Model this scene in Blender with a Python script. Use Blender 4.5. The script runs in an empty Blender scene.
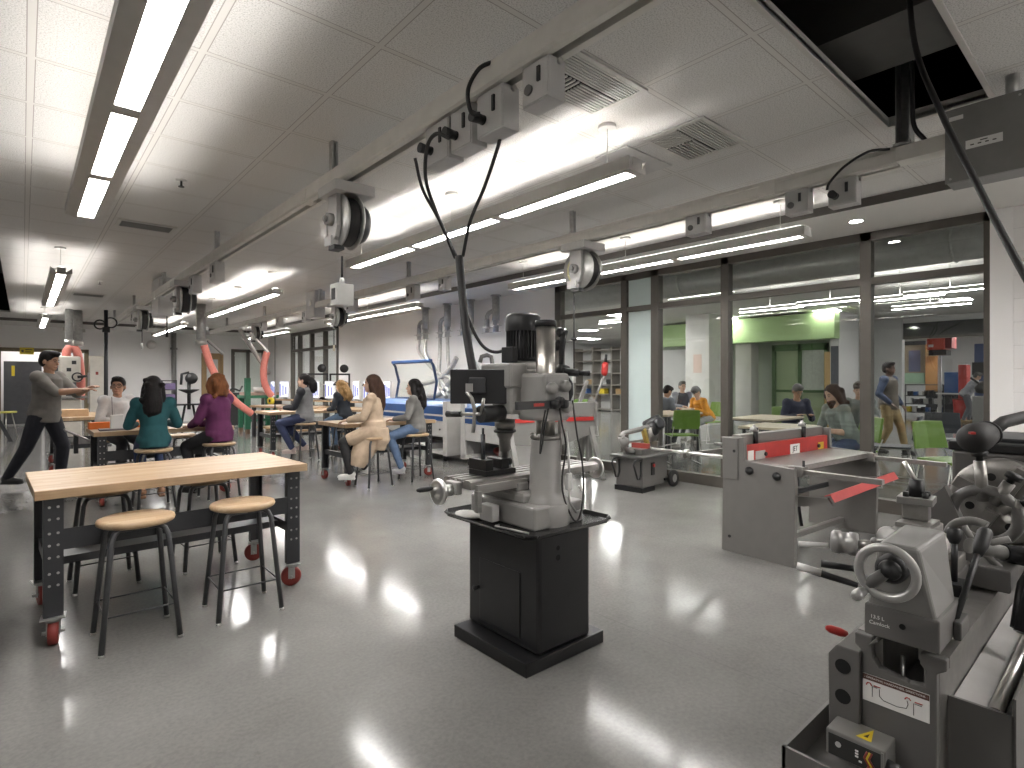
import bpy, math, random
from mathutils import Vector, Matrix
random.seed(7)
R=math.radians; PI=math.pi; sin=math.sin; cos=math.cos
SC=bpy.context.scene; COL=SC.collection
# ---------------------------------------------------------------- camera
CF=560.; CX=512.; CY=380.5; CH=1.32; YAW=R(41.13)
cs,cc=math.sin(YAW),math.cos(YAW)
def _ray(px,py):
    x=(px-CX)/CF; return (cs+cc*x, cc-cs*x, (CY-py)/CF)
def pZ(px,py,z=0.0):
    r=_ray(px,py); t=(z-CH)/r[2]; return Vector((r[0]*t,r[1]*t,z))
def pX(px,py,x):
    r=_ray(px,py); t=x/r[0]; return Vector((x,r[1]*t,CH+r[2]*t))
def pY(px,py,y):
    r=_ray(px,py); t=y/r[1]; return Vector((r[0]*t,y,CH+r[2]*t))
def pD(px,py,d):
    r=_ray(px,py); return Vector((r[0]*d,r[1]*d,CH+r[2]*d))
cam=bpy.data.cameras.new('camera'); cam.lens=CF/1024*36; cam.sensor_width=36; cam.shift_y=-(384-CY)/1024
cam.clip_start=.05
co=bpy.data.objects.new('camera',cam); COL.objects.link(co)
co.location=(0,0,CH); co.rotation_euler=(R(90),0,-YAW); SC.camera=co
# ---------------------------------------------------------------- materials
MT={}
def mat(name,color,rough=.5,metal=0.,var=.08,scale=12.,bump=0.,bscale=60.,spec=.5,stretch=None,emit=None,es=0.,coat=0.):
    if name in MT: return MT[name]
    m=bpy.data.materials.new(name); m.use_nodes=True; nt=m.node_tree; b=nt.nodes['Principled BSDF']
    b.inputs['Roughness'].default_value=rough; b.inputs['Metallic'].default_value=metal
    b.inputs['Specular IOR Level'].default_value=spec
    if coat: b.inputs['Coat Weight'].default_value=coat; b.inputs['Coat Roughness'].default_value=.1
    tc=nt.nodes.new('ShaderNodeTexCoord'); mp=nt.nodes.new('ShaderNodeMapping')
    nt.links.new(tc.outputs['Object'],mp.inputs[0])
    if stretch: mp.inputs['Scale'].default_value=stretch
    n=nt.nodes.new('ShaderNodeTexNoise'); n.inputs['Scale'].default_value=scale; n.inputs['Detail'].default_value=4
    nt.links.new(mp.outputs[0],n.inputs['Vector'])
    cr=nt.nodes.new('ShaderNodeValToRGB'); nt.links.new(n.outputs['Fac'],cr.inputs[0])
    c=color
    cr.color_ramp.elements[0].position=.3; cr.color_ramp.elements[1].position=.7
    cr.color_ramp.elements[0].color=(c[0]*(1-var),c[1]*(1-var),c[2]*(1-var),1)
    cr.color_ramp.elements[1].color=(min(1,c[0]*(1+var)),min(1,c[1]*(1+var)),min(1,c[2]*(1+var)),1)
    nt.links.new(cr.outputs[0],b.inputs['Base Color'])
    if bump:
        n2=nt.nodes.new('ShaderNodeTexNoise'); n2.inputs['Scale'].default_value=bscale
        nt.links.new(mp.outputs[0],n2.inputs['Vector'])
        bp=nt.nodes.new('ShaderNodeBump'); bp.inputs['Strength'].default_value=bump; bp.inputs['Distance'].default_value=.004
        nt.links.new(n2.outputs['Fac'],bp.inputs['Height']); nt.links.new(bp.outputs[0],b.inputs['Normal'])
    if emit:
        b.inputs['Emission Color'].default_value=(*emit,1); b.inputs['Emission Strength'].default_value=es
    MT[name]=m; return m
def nmath(nt,op,a,b=None,c=None):
    n=nt.nodes.new('ShaderNodeMath'); n.operation=op
    for i,v in enumerate((a,b,c)):
        if v is None: continue
        if isinstance(v,(int,float)): n.inputs[i].default_value=v
        else: nt.links.new(v,n.inputs[i])
    return n.outputs[0]
def mixc(nt,f,a,b):
    n=nt.nodes.new('ShaderNodeMix'); n.data_type='RGBA'
    if isinstance(f,(int,float)): n.inputs['Factor'].default_value=f
    else: nt.links.new(f,n.inputs['Factor'])
    for s,v in ((n.inputs[6],a),(n.inputs[7],b)):
        if isinstance(v,tuple): s.default_value=(*v,1)
        else: nt.links.new(v,s)
    return n.outputs[2]
def base(name):
    m=bpy.data.materials.new(name); m.use_nodes=True; nt=m.node_tree; MT[name]=m
    tc=nt.nodes.new('ShaderNodeTexCoord'); sp=nt.nodes.new('ShaderNodeSeparateXYZ'); nt.links.new(tc.outputs['Object'],sp.inputs[0])
    return m,nt,nt.nodes['Principled BSDF'],tc,sp
def noise(nt,tc,scale,detail=4,rough=.5):
    n=nt.nodes.new('ShaderNodeTexNoise'); n.inputs['Scale'].default_value=scale; n.inputs['Detail'].default_value=detail
    n.inputs['Roughness'].default_value=rough
    nt.links.new(tc.outputs['Object'],n.inputs['Vector']); return n.outputs['Fac']
def ramp(nt,f,p0,p1,c0=(0,0,0),c1=(1,1,1)):
    r=nt.nodes.new('ShaderNodeValToRGB'); nt.links.new(f,r.inputs[0])
    r.color_ramp.elements[0].position=p0; r.color_ramp.elements[1].position=p1
    r.color_ramp.elements[0].color=(*c0,1); r.color_ramp.elements[1].color=(*c1,1); return r.outputs[0]
def m_ceiling():
    m,nt,b,tc,sp=base('acoustic_tile')
    def band(o,x0,s,w):
        f=nmath(nt,'FRACT',nmath(nt,'DIVIDE',nmath(nt,'SUBTRACT',o,x0-100*s),s))
        d=nmath(nt,'MULTIPLY',nmath(nt,'ABSOLUTE',nmath(nt,'SUBTRACT',f,.5)),s)   # s/2 at the line
        d=nmath(nt,'SUBTRACT',s/2,d)
        return nmath(nt,'LESS_THAN',d,w)
    gx=band(sp.outputs[0],.03,.62,.0145); gy=band(sp.outputs[1],3.604,.60,.0135)
    ex=band(sp.outputs[0],.03,.62,.019); ey=band(sp.outputs[1],3.604,.60,.018)  # wider bands: shadow line along each grid tee, painted darker
    g=nmath(nt,'MAXIMUM',gx,gy); e=nmath(nt,'MAXIMUM',ex,ey)
    sp1=ramp(nt,noise(nt,tc,140,3,.7),.36,.52,(.42,.41,.395),(.68,.67,.65))
    big=ramp(nt,noise(nt,tc,.5,2),.3,.7,(.93,.93,.93),(1,1,1))
    mu=nt.nodes.new('ShaderNodeMix'); mu.data_type='RGBA'; mu.blend_type='MULTIPLY'; mu.inputs['Factor'].default_value=1
    nt.links.new(sp1,mu.inputs[6]); nt.links.new(big,mu.inputs[7])
    c=mixc(nt,e,mu.outputs[2],(.34,.325,.305)); c=mixc(nt,g,c,(.60,.585,.56))
    nt.links.new(c,b.inputs['Base Color']); b.inputs['Roughness'].default_value=.95; b.inputs['Specular IOR Level'].default_value=.1
    h=nmath(nt,'ADD',nmath(nt,'MULTIPLY',e,-.6),nmath(nt,'MULTIPLY',g,.4))
    bp=nt.nodes.new('ShaderNodeBump'); bp.inputs['Strength'].default_value=.4; bp.inputs['Distance'].default_value=.008
    nt.links.new(h,bp.inputs['Height']); nt.links.new(bp.outputs[0],b.inputs['Normal'])
    return m
def m_floor():
    m,nt,b,tc,sp=base('polished_concrete')
    a=ramp(nt,noise(nt,tc,1.1,6,.62),.3,.72,(.160,.157,.149),(.225,.221,.211))
    s=ramp(nt,noise(nt,tc,55,3,.6),.35,.65,(.90,.90,.90),(1.06,1.06,1.05))
    mu=nt.nodes.new('ShaderNodeMix'); mu.data_type='RGBA'; mu.blend_type='MULTIPLY'; mu.inputs['Factor'].default_value=1
    nt.links.new(a,mu.inputs[6]); nt.links.new(s,mu.inputs[7])
    sp2=ramp(nt,noise(nt,tc,9,5,.7),.62,.74,(1,1,1),(.86,.85,.83))
    mu2=nt.nodes.new('ShaderNodeMix'); mu2.data_type='RGBA'; mu2.blend_type='MULTIPLY'; mu2.inputs['Factor'].default_value=1
    nt.links.new(mu.outputs[2],mu2.inputs[6]); nt.links.new(sp2,mu2.inputs[7])
    j=None
    for o,x in ((sp.outputs[0],4.0),(sp.outputs[0],2.45),(sp.outputs[1],8.6)):
        q=nmath(nt,'LESS_THAN',nmath(nt,'ABSOLUTE',nmath(nt,'SUBTRACT',o,x)),.003)
        j=q if j is None else nmath(nt,'MAXIMUM',j,q)
    c=mixc(nt,nmath(nt,'MULTIPLY',j,.2),mu2.outputs[2],(.07,.066,.06))
    nt.links.new(c,b.inputs['Base Color'])
    r=ramp(nt,noise(nt,tc,2.3,5,.6),.25,.75,(.095,.095,.095),(.17,.17,.17)); nt.links.new(r,b.inputs['Roughness'])
    b.inputs['Specular IOR Level'].default_value=.17
    return m
def m_cmu(ax):
    m,nt,b,tc,sp=base('painted_block_'+('y' if ax else 'x'))
    cb=nt.nodes.new('ShaderNodeCombineXYZ'); nt.links.new(sp.outputs[ax],cb.inputs[0]); nt.links.new(sp.outputs[2],cb.inputs[1])
    br=nt.nodes.new('ShaderNodeTexBrick'); nt.links.new(cb.outputs[0],br.inputs['Vector'])
    br.inputs['Scale'].default_value=1; br.inputs['Brick Width'].default_value=.406; br.inputs['Row Height'].default_value=.203
    br.inputs['Mortar Size'].default_value=.004; br.inputs['Mortar Smooth'].default_value=.6
    br.inputs['Color1'].default_value=(.80,.79,.78,1); br.inputs['Color2'].default_value=(.78,.77,.76,1); br.inputs['Mortar'].default_value=(.68,.67,.66,1)
    nt.links.new(br.outputs['Color'],b.inputs['Base Color']); b.inputs['Roughness'].default_value=.6
    bp=nt.nodes.new('ShaderNodeBump'); bp.inputs['Strength'].default_value=.5; bp.inputs['Distance'].default_value=.006; bp.invert=True
    nt.links.new(br.outputs['Fac'],bp.inputs['Height']); nt.links.new(bp.outputs[0],b.inputs['Normal']); return m
def m_glass(name,tint=(.86,.90,.89),ior=1.5):
    m=bpy.data.materials.new(name); m.use_nodes=True; nt=m.node_tree; MT[name]=m
    nt.nodes.remove(nt.nodes['Principled BSDF']); out=nt.nodes['Material Output']
    t=nt.nodes.new('ShaderNodeBsdfTransparent'); t.inputs[0].default_value=(*tint,1)
    g=nt.nodes.new('ShaderNodeBsdfGlossy'); g.inputs['Roughness'].default_value=.004
    ge=nt.nodes.new('ShaderNodeNewGeometry'); dt=nt.nodes.new('ShaderNodeVectorMath'); dt.operation='DOT_PRODUCT'
    nt.links.new(ge.outputs['Normal'],dt.inputs[0]); nt.links.new(ge.outputs['Incoming'],dt.inputs[1])
    fr=nmath(nt,'ADD',nmath(nt,'MULTIPLY',nmath(nt,'POWER',nmath(nt,'SUBTRACT',1.0,nmath(nt,'ABSOLUTE',dt.outputs['Value'])),5.0),.955),.045)
    n=nt.nodes.new('ShaderNodeTexNoise'); n.inputs['Scale'].default_value=.6
    mx=nt.nodes.new('ShaderNodeMixShader')
    nt.links.new(nmath(nt,'MULTIPLY',fr,nmath(nt,'ADD',nmath(nt,'MULTIPLY',n.outputs['Fac'],.1),.95)),mx.inputs[0])
    nt.links.new(t.outputs[0],mx.inputs[1]); nt.links.new(g.outputs[0],mx.inputs[2]); nt.links.new(mx.outputs[0],out.inputs[0]); return m
def m_wood():
    m,nt,b,tc,sp=base('maple_butcher_block')
    mp=nt.nodes.new('ShaderNodeMapping'); nt.links.new(tc.outputs['Object'],mp.inputs[0]); mp.inputs['Scale'].default_value=(1.3,1,1)
    st=nmath(nt,'FLOOR',nmath(nt,'DIVIDE',sp.outputs[1],.042))
    wn=nt.nodes.new('ShaderNodeTexWhiteNoise'); wn.noise_dimensions='2D'
    cb=nt.nodes.new('ShaderNodeCombineXYZ'); nt.links.new(st,cb.inputs[0])
    of=nmath(nt,'MULTIPLY',nmath(nt,'FRACT',nmath(nt,'MULTIPLY',st,.377)),.5)
    nt.links.new(nmath(nt,'FLOOR',nmath(nt,'DIVIDE',nmath(nt,'ADD',sp.outputs[0],of),.5)),cb.inputs[1]); nt.links.new(cb.outputs[0],wn.inputs['Vector'])
    a=ramp(nt,wn.outputs['Value'],0,1,(.37,.245,.14),(.49,.365,.24))
    m2=nt.nodes.new('ShaderNodeMapping'); nt.links.new(tc.outputs['Object'],m2.inputs[0]); m2.inputs['Scale'].default_value=(4,60,60)
    n=nt.nodes.new('ShaderNodeTexNoise'); n.inputs['Scale'].default_value=1.5; n.inputs['Detail'].default_value=5; nt.links.new(m2.outputs[0],n.inputs['Vector'])
    g=ramp(nt,n.outputs['Fac'],.3,.7,(.86,.84,.82),(1.04,1.04,1.03))
    mu=nt.nodes.new('ShaderNodeMix'); mu.data_type='RGBA'; mu.blend_type='MULTIPLY'; mu.inputs['Factor'].default_value=1
    nt.links.new(a,mu.inputs[6]); nt.links.new(g,mu.inputs[7]); nt.links.new(mu.outputs[2],b.inputs['Base Color'])
    b.inputs['Roughness'].default_value=.42; b.inputs['Specular IOR Level'].default_value=.3; return m
M_CEIL=m_ceiling(); M_FLOOR=m_floor(); M_CMUY=m_cmu(1); M_CMUX=m_cmu(0); M_WOOD=m_wood()
M_GLASS=m_glass('clear_glass',(.95,.97,.96))
WALL=mat('white_paint',(.83,.82,.81),.6,var=.02,scale=2)
SOFF=mat('soffit_paint',(.68,.665,.64),.7,var=.02,scale=2)
BRONZE=mat('bronze_aluminium',(.105,.095,.083),.4,metal=.3,var=.05)
TRIMD=mat('dark_edge_trim',(.085,.078,.07),.5,var=.05)
BLACKV=mat('plenum_black',(.006,.006,.006),.9,var=.2)
BLK=mat('black_plastic',(.013,.013,.014),.45,var=.15)
RUB=mat('black_rubber',(.016,.015,.015),.6,var=.15,bump=.1)
CHARC=mat('charcoal_powder_coat',(.030,.031,.034),.42,var=.08)
BLKCAB=mat('black_enamel',(.011,.011,.012),.3,var=.12,spec=.5)
MGRAY=mat('machine_grey_enamel',(.135,.13,.123),.38,var=.05,spec=.5)
MGRAYD=mat('dark_machine_grey',(.085,.083,.079),.42,var=.06)
CAST=mat('machined_iron',(.27,.26,.245),.38,metal=.75,var=.1,scale=30)
STEEL=mat('brushed_steel',(.50,.49,.47),.3,metal=.9,var=.08,stretch=(1,1,20))
CHROME=mat('polished_chrome',(.72,.71,.69),.30,metal=1.,var=.04)
GALV=mat('galvanised_steel',(.42,.42,.41),.38,metal=.7,var=.14,scale=26)
BUSG=mat('busway_aluminium',(.62,.60,.56),.4,metal=.0,var=.05)
BOXG=mat('grey_painted_box',(.47,.462,.455),.45,var=.05)
BOXGD=mat('grey_cover',(.20,.196,.19),.45,var=.05)
LBODY=mat('fixture_grey_paint',(.50,.485,.46),.45,var=.03)
RED=mat('signal_red',(.45,.03,.025),.4,var=.08)
REDW=mat('red_polyurethane',(.24,.035,.028),.45,var=.1)
CORDR=mat('orange_pink_hose',(.62,.20,.16),.5,var=.1,scale=40)
WHITE=mat('white_plastic',(.66,.65,.63),.4,var=.04)
BEIGE=mat('beige_machine_paint',(.56,.53,.47),.45,var=.05)
GREEN=mat('green_seat_plastic',(.17,.30,.045),.45,var=.06)
GRNF=mat('green_machine_frame',(.03,.17,.09),.45,var=.08)
YEL=mat('yellow_sign',(.66,.50,.03),.5,var=.05)
ORANGE=mat('orange_foam',(.75,.17,.02),.5,var=.06)
BLUE=mat('laser_blue',(.035,.105,.30),.4,var=.05)
LWHITE=mat('laser_white',(.60,.59,.57),.45,var=.04)
OAK=mat('oak_door',(.34,.22,.10),.5,var=.15,stretch=(6,6,1))
TEAL=mat('frosted_backed_glass',(.58,.68,.67),.25,var=.03,scale=2)
PAPER=mat('paper_white',(.78,.77,.75),.7,var=.02)
def emat(name,color,s):
    m=mat(name,(.8,.8,.8),.6,emit=color,es=s); return m
LAMP=emat('lit_diffuser',(1,.972,.945),20.); LAMPW=emat('lit_wide_diffuser',(1,.972,.945),11.); LAMPF=emat('lit_far_lens',(1,.972,.945),14.)
LAMPUP=emat('lit_uplight_lens',(1,.97,.94),.9)
SCREEN=emat('lit_screen',(.70,.75,1.0),.21)
# ---------------------------------------------------------------- mesh builder
class MB:
    def __init__(s): s.v=[]; s.f=[]; s.s=[]; s.m=[]; s.M=Matrix.Identity(4); s.mi=0
    def add(s,vs,fs,smooth=False):
        o=len(s.v); s.v+=[tuple(s.M@Vector(p)) for p in vs]
        for f in fs: s.f.append([i+o for i in f]); s.s.append(smooth); s.m.append(s.mi)
        return s
    def box(s,x0,y0,z0,x1,y1,z1):
        if x0>x1:x0,x1=x1,x0
        if y0>y1:y0,y1=y1,y0
        if z0>z1:z0,z1=z1,z0
        return s.add([(x0,y0,z0),(x1,y0,z0),(x1,y1,z0),(x0,y1,z0),(x0,y0,z1),(x1,y0,z1),(x1,y1,z1),(x0,y1,z1)],
          [(3,2,1,0),(4,5,6,7),(0,1,5,4),(1,2,6,5),(2,3,7,6),(3,0,4,7)])
    def bc(s,c,d,rz=0,rx=0,ry=0):
        k=s.M; s.M=k@Matrix.Translation(c)@Matrix.Rotation(rz,4,'Z')@Matrix.Rotation(ry,4,'Y')@Matrix.Rotation(rx,4,'X')
        s.box(-d[0]/2,-d[1]/2,-d[2]/2,d[0]/2,d[1]/2,d[2]/2); s.M=k; return s
    def tube(s,pts,r,n=10,closed=False,flat=1.0):
        P=[Vector(p) for p in pts]; N=len(P); rr=r if isinstance(r,(list,tuple)) else [r]*N
        T=[]
        for i in range(N):
            a=P[(i-1)%N] if (closed or i>0) else P[i]; b=P[(i+1)%N] if (closed or i<N-1) else P[i]
            t=b-a; T.append(t.normalized() if t.length>1e-9 else Vector((0,0,1)))
        t0=T[0]; u=t0.cross(Vector((0,0,1)))
        if u.length<.05: u=t0.cross(Vector((0,1,0)))
        u.normalize(); vs=[]
        for i in range(N):
            u=(u-T[i]*u.dot(T[i])); u.normalize(); w=T[i].cross(u)
            for k in range(n):
                a=2*PI*k/n; vs.append(P[i]+(u*cos(a)+w*sin(a)*flat)*rr[i])
        fs=[]
        for i in range(N if closed else N-1):
            j=(i+1)%N
            for k in range(n):
                q=(k+1)%n; fs.append((i*n+k,i*n+q,j*n+q,j*n+k))
        s.add(vs,fs,True)
        if not closed:
            s.add(vs[:n],[tuple(range(n))[::-1]]); s.add(vs[-n:],[tuple(range(n))])
        return s
    def cyl(s,p0,p1,r0,r1=None,n=18): return s.tube([p0,p1],[r0,r0 if r1 is None else r1],n)
    def lathe(s,prof,c=(0,0,0),d=(0,0,1),n=24):
        d=Vector(d).normalized(); q=Vector((0,0,1)).rotation_difference(d).to_matrix().to_4x4()
        k=s.M; s.M=k@Matrix.Translation(c)@q; vs=[]; fs=[]; N=len(prof)
        for r,z in prof:
            for a in range(n): vs.append((max(r,1e-5)*cos(2*PI*a/n),max(r,1e-5)*sin(2*PI*a/n),z))
        for i in range(N-1):
            for a in range(n):
                b=(a+1)%n; fs.append((i*n+a,i*n+b,(i+1)*n+b,(i+1)*n+a))
        s.add(vs,fs,True); s.M=k; return s
    def ell(s,c,r,n=16,m=10,M=None):
        vs=[];fs=[]
        if not isinstance(r,(tuple,list)): r=(r,r,r)
        for i in range(m+1):
            t=PI*i/m
            for k in range(n):
                a=2*PI*k/n; p=Vector((r[0]*sin(t)*cos(a),r[1]*sin(t)*sin(a),-r[2]*cos(t)))
                if M is not None: p=M@p
                vs.append(Vector(c)+p)
        for i in range(m):
            for k in range(n):
                q=(k+1)%n; fs.append((i*n+k,i*n+q,(i+1)*n+q,(i+1)*n+k))
        return s.add(vs,fs,True)
    def prism(s,poly,pl,a,b):
        def P(u,v,w): return {'xy':(u,v,w),'xz':(u,w,v),'yz':(w,u,v)}[pl]
        n=len(poly); vs=[P(u,v,a) for u,v in poly]+[P(u,v,b) for u,v in poly]
        fs=[tuple(range(n))[::-1],tuple(range(n,2*n))]+[(i,(i+1)%n,n+(i+1)%n,n+i) for i in range(n)]
        return s.add(vs,fs)
    def ring(s,c,Rr,r,axis=(0,0,1),n=32,m=10,a0=0,a1=360):
        q=Vector((0,0,1)).rotation_difference(Vector(axis).normalized()).to_matrix(); full=abs(a1-a0)>=359.9
        k=n if full else n+1
        pts=[Vector(c)+q@Vector((Rr*cos(R(a0+(a1-a0)*i/n)),Rr*sin(R(a0+(a1-a0)*i/n)),0)) for i in range(k)]
        return s.tube(pts,r,m,closed=full)
def link(name,me,material,parent=None):
    o=bpy.data.objects.new(name,me); COL.objects.link(o)
    if parent is not None: o.parent=parent
    for x in (material if isinstance(material,(list,tuple)) else [material]): me.materials.append(x)
    return o
def build(name,mb,material,parent=None,bevel=0.,seg=2):
    import bmesh
    me=bpy.data.meshes.new(name); me.from_pydata(mb.v,[],mb.f); me.update()
    for p,sm,mi in zip(me.polygons,mb.s,mb.m): p.use_smooth=sm; p.material_index=mi
    bm=bmesh.new(); bm.from_mesh(me); bmesh.ops.remove_doubles(bm,verts=bm.verts,dist=1e-5) if bevel==0 else None
    bmesh.ops.recalc_face_normals(bm,faces=bm.faces); bm.to_mesh(me); bm.free()
    o=link(name,me,material,parent)
    if bevel:
        b=o.modifiers.new('bevel','BEVEL'); b.width=bevel; b.segments=seg; b.limit_method='ANGLE'; b.angle_limit=R(50)
    return o
def tag(o,label,cat,group=None):
    o['label']=label; o['category']=cat
    if group: o['group']=group
    return o
def struct(o): o['kind']='structure'; return o
def thing(name,label,cat,loc=(0,0,0),rz=0,group=None):
    o=bpy.data.objects.new(name,None); COL.objects.link(o); o.location=loc; o.rotation_euler=(0,0,rz); o.empty_display_size=.1
    return tag(o,label,cat,group)
def kids(o): return list(o.children)
def dup(o,loc=None,rz=None,label=None,group=None,parent=None):
    c=o.copy(); COL.objects.link(c); c.parent=parent
    if loc is not None: c.location=loc
    if rz is not None: c.rotation_euler=(0,0,rz)
    if label: c['label']=label
    if group: c['group']=group
    for k in kids(o):
        if k is not c: dup(k,parent=c)
    return c
def text(name,s,size,loc,rot,material,parent=None,ext=.0008,align='CENTER'):
    cu=bpy.data.curves.new(name,'FONT'); cu.body=s; cu.size=size; cu.extrude=ext; cu.align_x=align; cu.align_y='CENTER'
    t=bpy.data.objects.new(name,cu); COL.objects.link(t)
    bpy.context.view_layer.update()
    me=bpy.data.meshes.new_from_object(t.evaluated_get(bpy.context.evaluated_depsgraph_get()))
    bpy.data.objects.remove(t); me.materials.clear()
    o=link(name,me,material,parent); o.location=loc; o.rotation_euler=rot; return o
# ================================================================ THE ROOM
ZC=2.90; ZS=2.83; XG=6.5; XS=5.5; YB=20.5
b=MB().box(-8,-5,-.1,32,24,0); struct(build('floor',b,M_FLOOR))
b=MB()
for r in ((-4,-3,1.6,24),(1.6,-4,XS,.60),(1.6,1.08,XS,18.9),(4.04,.60,XS,1.08)):
    if r[0]==-4:
        b.box(-7,-4,ZC,1.6,8.5,ZC+.02); b.box(-.22,8.5,ZC,1.6,18.9,ZC+.02); b.box(-7,17.4,ZC,-.22,18.9,ZC+.02)
    else: b.box(r[0],r[1],ZC,r[2],r[3],ZC+.02)
struct(build('ceiling',b,M_CEIL))
# angle trim around the two openings in the ceiling
b=MB()
for x0,y0,x1,y1 in ((1.6,.575,4.065,.60),(1.6,1.08,4.065,1.105),(4.04,.60,4.065,1.08)): b.box(x0,y0,ZC-.012,x1,y1,ZC+.05)
struct(build('trim_1',b,LBODY))
# dark plenum above the openings: slab, ducts
b=MB().box(-7.2,-4.2,4.0,XS+.3,19.2,4.05); struct(build('plenum_deck',b,BLACKV))
b=MB()
for x in (1.9,): b.box(x,-1,3.3,x+.5,3,3.45)
b.box(3.1,-1,3.05,3.62,3.2,3.4)
b.box(2.2,.2,3.25,2.35,3,3.5)
struct(build('plenum_duct',b,MGRAYD))
b=MB().cyl((-1.2,8,3.4),(-1.2,18,3.4),.22); b.box(-2.5,9,3.2,-2.2,18,3.5); struct(build('plenum_duct',b,MGRAYD))
# soffit with dark edge trim along the glass wall, returning across the back
b=MB().box(XS,-4,ZS,XG+.2,YB,ZS+.25); b.box(-7,18.9,ZS,XS,YB,ZS+.25); struct(build('soffit',b,SOFF))
b=MB().box(XS-.014,-4,ZS-.004,XS,18.9,ZC+.02); b.box(-7,18.886,ZS-.004,XS-.014,18.9,ZC+.02); struct(build('trim_2',b,TRIMD))
# walls
b=MB().box(XG-.02,-4,0,XG+.18,.93,ZS); struct(build('wall_right',b,M_CMUY))
b=MB().box(XG-.03,.80,0,XG+.1,.955,ZS); struct(build('wall_pilaster',b,WALL))
b=MB().box(XG,6.35,0,XG+.15,14.65,ZS+.1); b.box(XG,18.2,0,XG+.15,YB,ZS+.1); struct(build('wall_side',b,WALL))
b=MB().box(-7,YB,0,-.55,YB+.15,ZS+.1); b.box(1.45,YB,0,4.40,YB+.15,ZS+.1); b.box(5.05,YB,0,XG,YB+.15,ZS+.1)
b.box(-.55,YB,2.22,1.45,YB+.15,ZS+.1); b.box(4.40,YB,2.2,5.05,YB+.15,ZS+.1); struct(build('wall_back',b,WALL))
b=MB().box(-7.15,-4,0,-7,YB,4.0); struct(build('wall_left',b,WALL))
b=MB().box(-7,-4.15,0,XG,-4,4.0); struct(build('wall_front',b,WALL))
# corridor behind the back door
b=MB().box(-.7,22.9,0,1.6,23,2.9); b.box(-.75,YB+.15,0,-.65,23,2.9); b.box(1.55,YB+.15,0,1.65,23,2.9); b.box(-.75,YB+.15,2.9,1.65,23,3.0); struct(build('wall_corridor',b,WALL))
# back door opening: oak frame, pair of grey doors
b=MB()
for x0,x1,z0,z1 in ((-.55,-.45,0,2.22),(1.35,1.45,0,2.22),(-.55,1.45,2.12,2.22)): b.box(x0,YB-.03,z0,x1,YB+.17,z1)
struct(build('trim_3',b,mat('bronze_door_frame',(.20,.16,.09),.45)))
# ---------------- glass partition
ZT=2.33; ZCURB=.13
MULL=[(6.37,6.25,0),(5.04,4.94,0),(4.53,4.41,0),(3.51,3.41,0),(1.985,1.885,0),(1.0,.93,0)]
pt=struct(build('window_1',MB().box(XG-.03,.93,0,XG+.09,6.37,ZCURB),BRONZE,bevel=.004))
b=MB()
for y1,y0,_ in MULL: b.box(XG-.02,y0,ZCURB,XG+.09,y1,ZS)
b.box(XG-.02,.93,ZS-.085,XG+.09,6.37,ZS); 
build('window_frame',b,BRONZE,pt)
b=MB().box(XG-.015,.93,ZT-.035,XG+.085,6.37,ZT+.035); build('transom_bar',b,BRONZE,pt)
PAN=[(6.25,5.04),(4.94,4.53),(4.41,3.51),(3.41,1.985),(1.885,1.0)]
for i,(a,c) in enumerate(PAN):
    for z0,z1 in ((ZCURB,ZT-.035),(ZT+.035,ZS-.085)):
        p=MB().box(XG+.03,c,z0,XG+.042,a,z1)
        build('pane',p,TEAL if i==1 else M_GLASS,pt)
# far window on the same wall
pt=struct(build('window_2',MB().box(XG-.03,14.65,0,XG+.09,18.2,.13),BRONZE))
b=MB()
for y in (14.65,15.55,16.55,17.5,18.12): b.box(XG-.03,y,.13,XG+.09,y+.09,ZS)
b.box(XG-.03,14.65,ZS-.1,XG+.09,18.2,ZS); b.box(XG-.03,14.65,2.22,XG+.09,18.2,2.3); build('window_frame',b,BRONZE,pt)
for y in (14.74,15.64,16.64,17.59):
    y1={14.74:15.55,15.64:16.55,16.64:17.5,17.59:18.12}[y]
    for z0,z1 in ((.13,2.22),(2.3,ZS-.1)): build('pane',MB().box(XG+.03,y,z0,XG+.04,y1,z1),M_GLASS,pt)
# ---------------- linear lights
def fixture(x,y0,y1,label,grp,w=.17,ends=True,hang=(0.06,.5,.94)):
    L=y1-y0; zb=2.545; h=.085
    t=thing('linear_pendant_light',label,'light',(x,y0,zb),0,grp)
    wide=w>.19; e=.034 if not wide else w*.29; n=4 if L>4.2 else 3
    b=MB(); b.prism([(-w/2,.02 if wide else .006),(-w/2+e,.004),(-w/2+e,.03),(-w/2,h)],'xz',0,L); b.prism([(w/2,.02 if wide else .006),(w/2,h),(w/2-e,.03),(w/2-e,.004)],'xz',0,L); b.box(-w/2+e,0,.006,w/2-e,.05,h); b.box(-w/2+e,L-.05,.006,w/2-e,L,h)
    b.box(-w/2+e,.03,h-.03,w/2-e,L-.03,h-.01)
    seg=(L-.06)/n
    for i in range(1,n): b.box(-w/2+e,.03+seg*i-.05,.006,w/2-e,.03+seg*i+.05,h-.03)
    build('housing',b,LBODY,t)
    for i in range(n):
        d=MB().box(-w/2+e,.03+seg*i+.05,.014,w/2-e,.03+seg*(i+1)-.05,.020); build('diffuser',d,LAMPW if wide else LAMP,t)
    u=.03 if wide else w/2-.02
    build('uplight_lens',MB().prism([(-.036,h),(.036,h),(.022,h+.018),(-.022,h+.018)],'xz',.05,L-.05),LAMPUP,t)
    for k in hang:
        c=MB().cyl((0,L*k,h),(0,L*k,ZC-zb-.02),.003,n=6); cb=build('hanger_cable',c,STEEL,t)
        build('canopy',MB().cyl((0,L*k,ZC-zb-.022),(0,L*k,ZC-zb),.055,n=20),WHITE,cb)
    return t
G1='linear lights over the left hand worktables'; G2='linear lights between the two busways'; G3='linear lights beside the glass partition'
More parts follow.
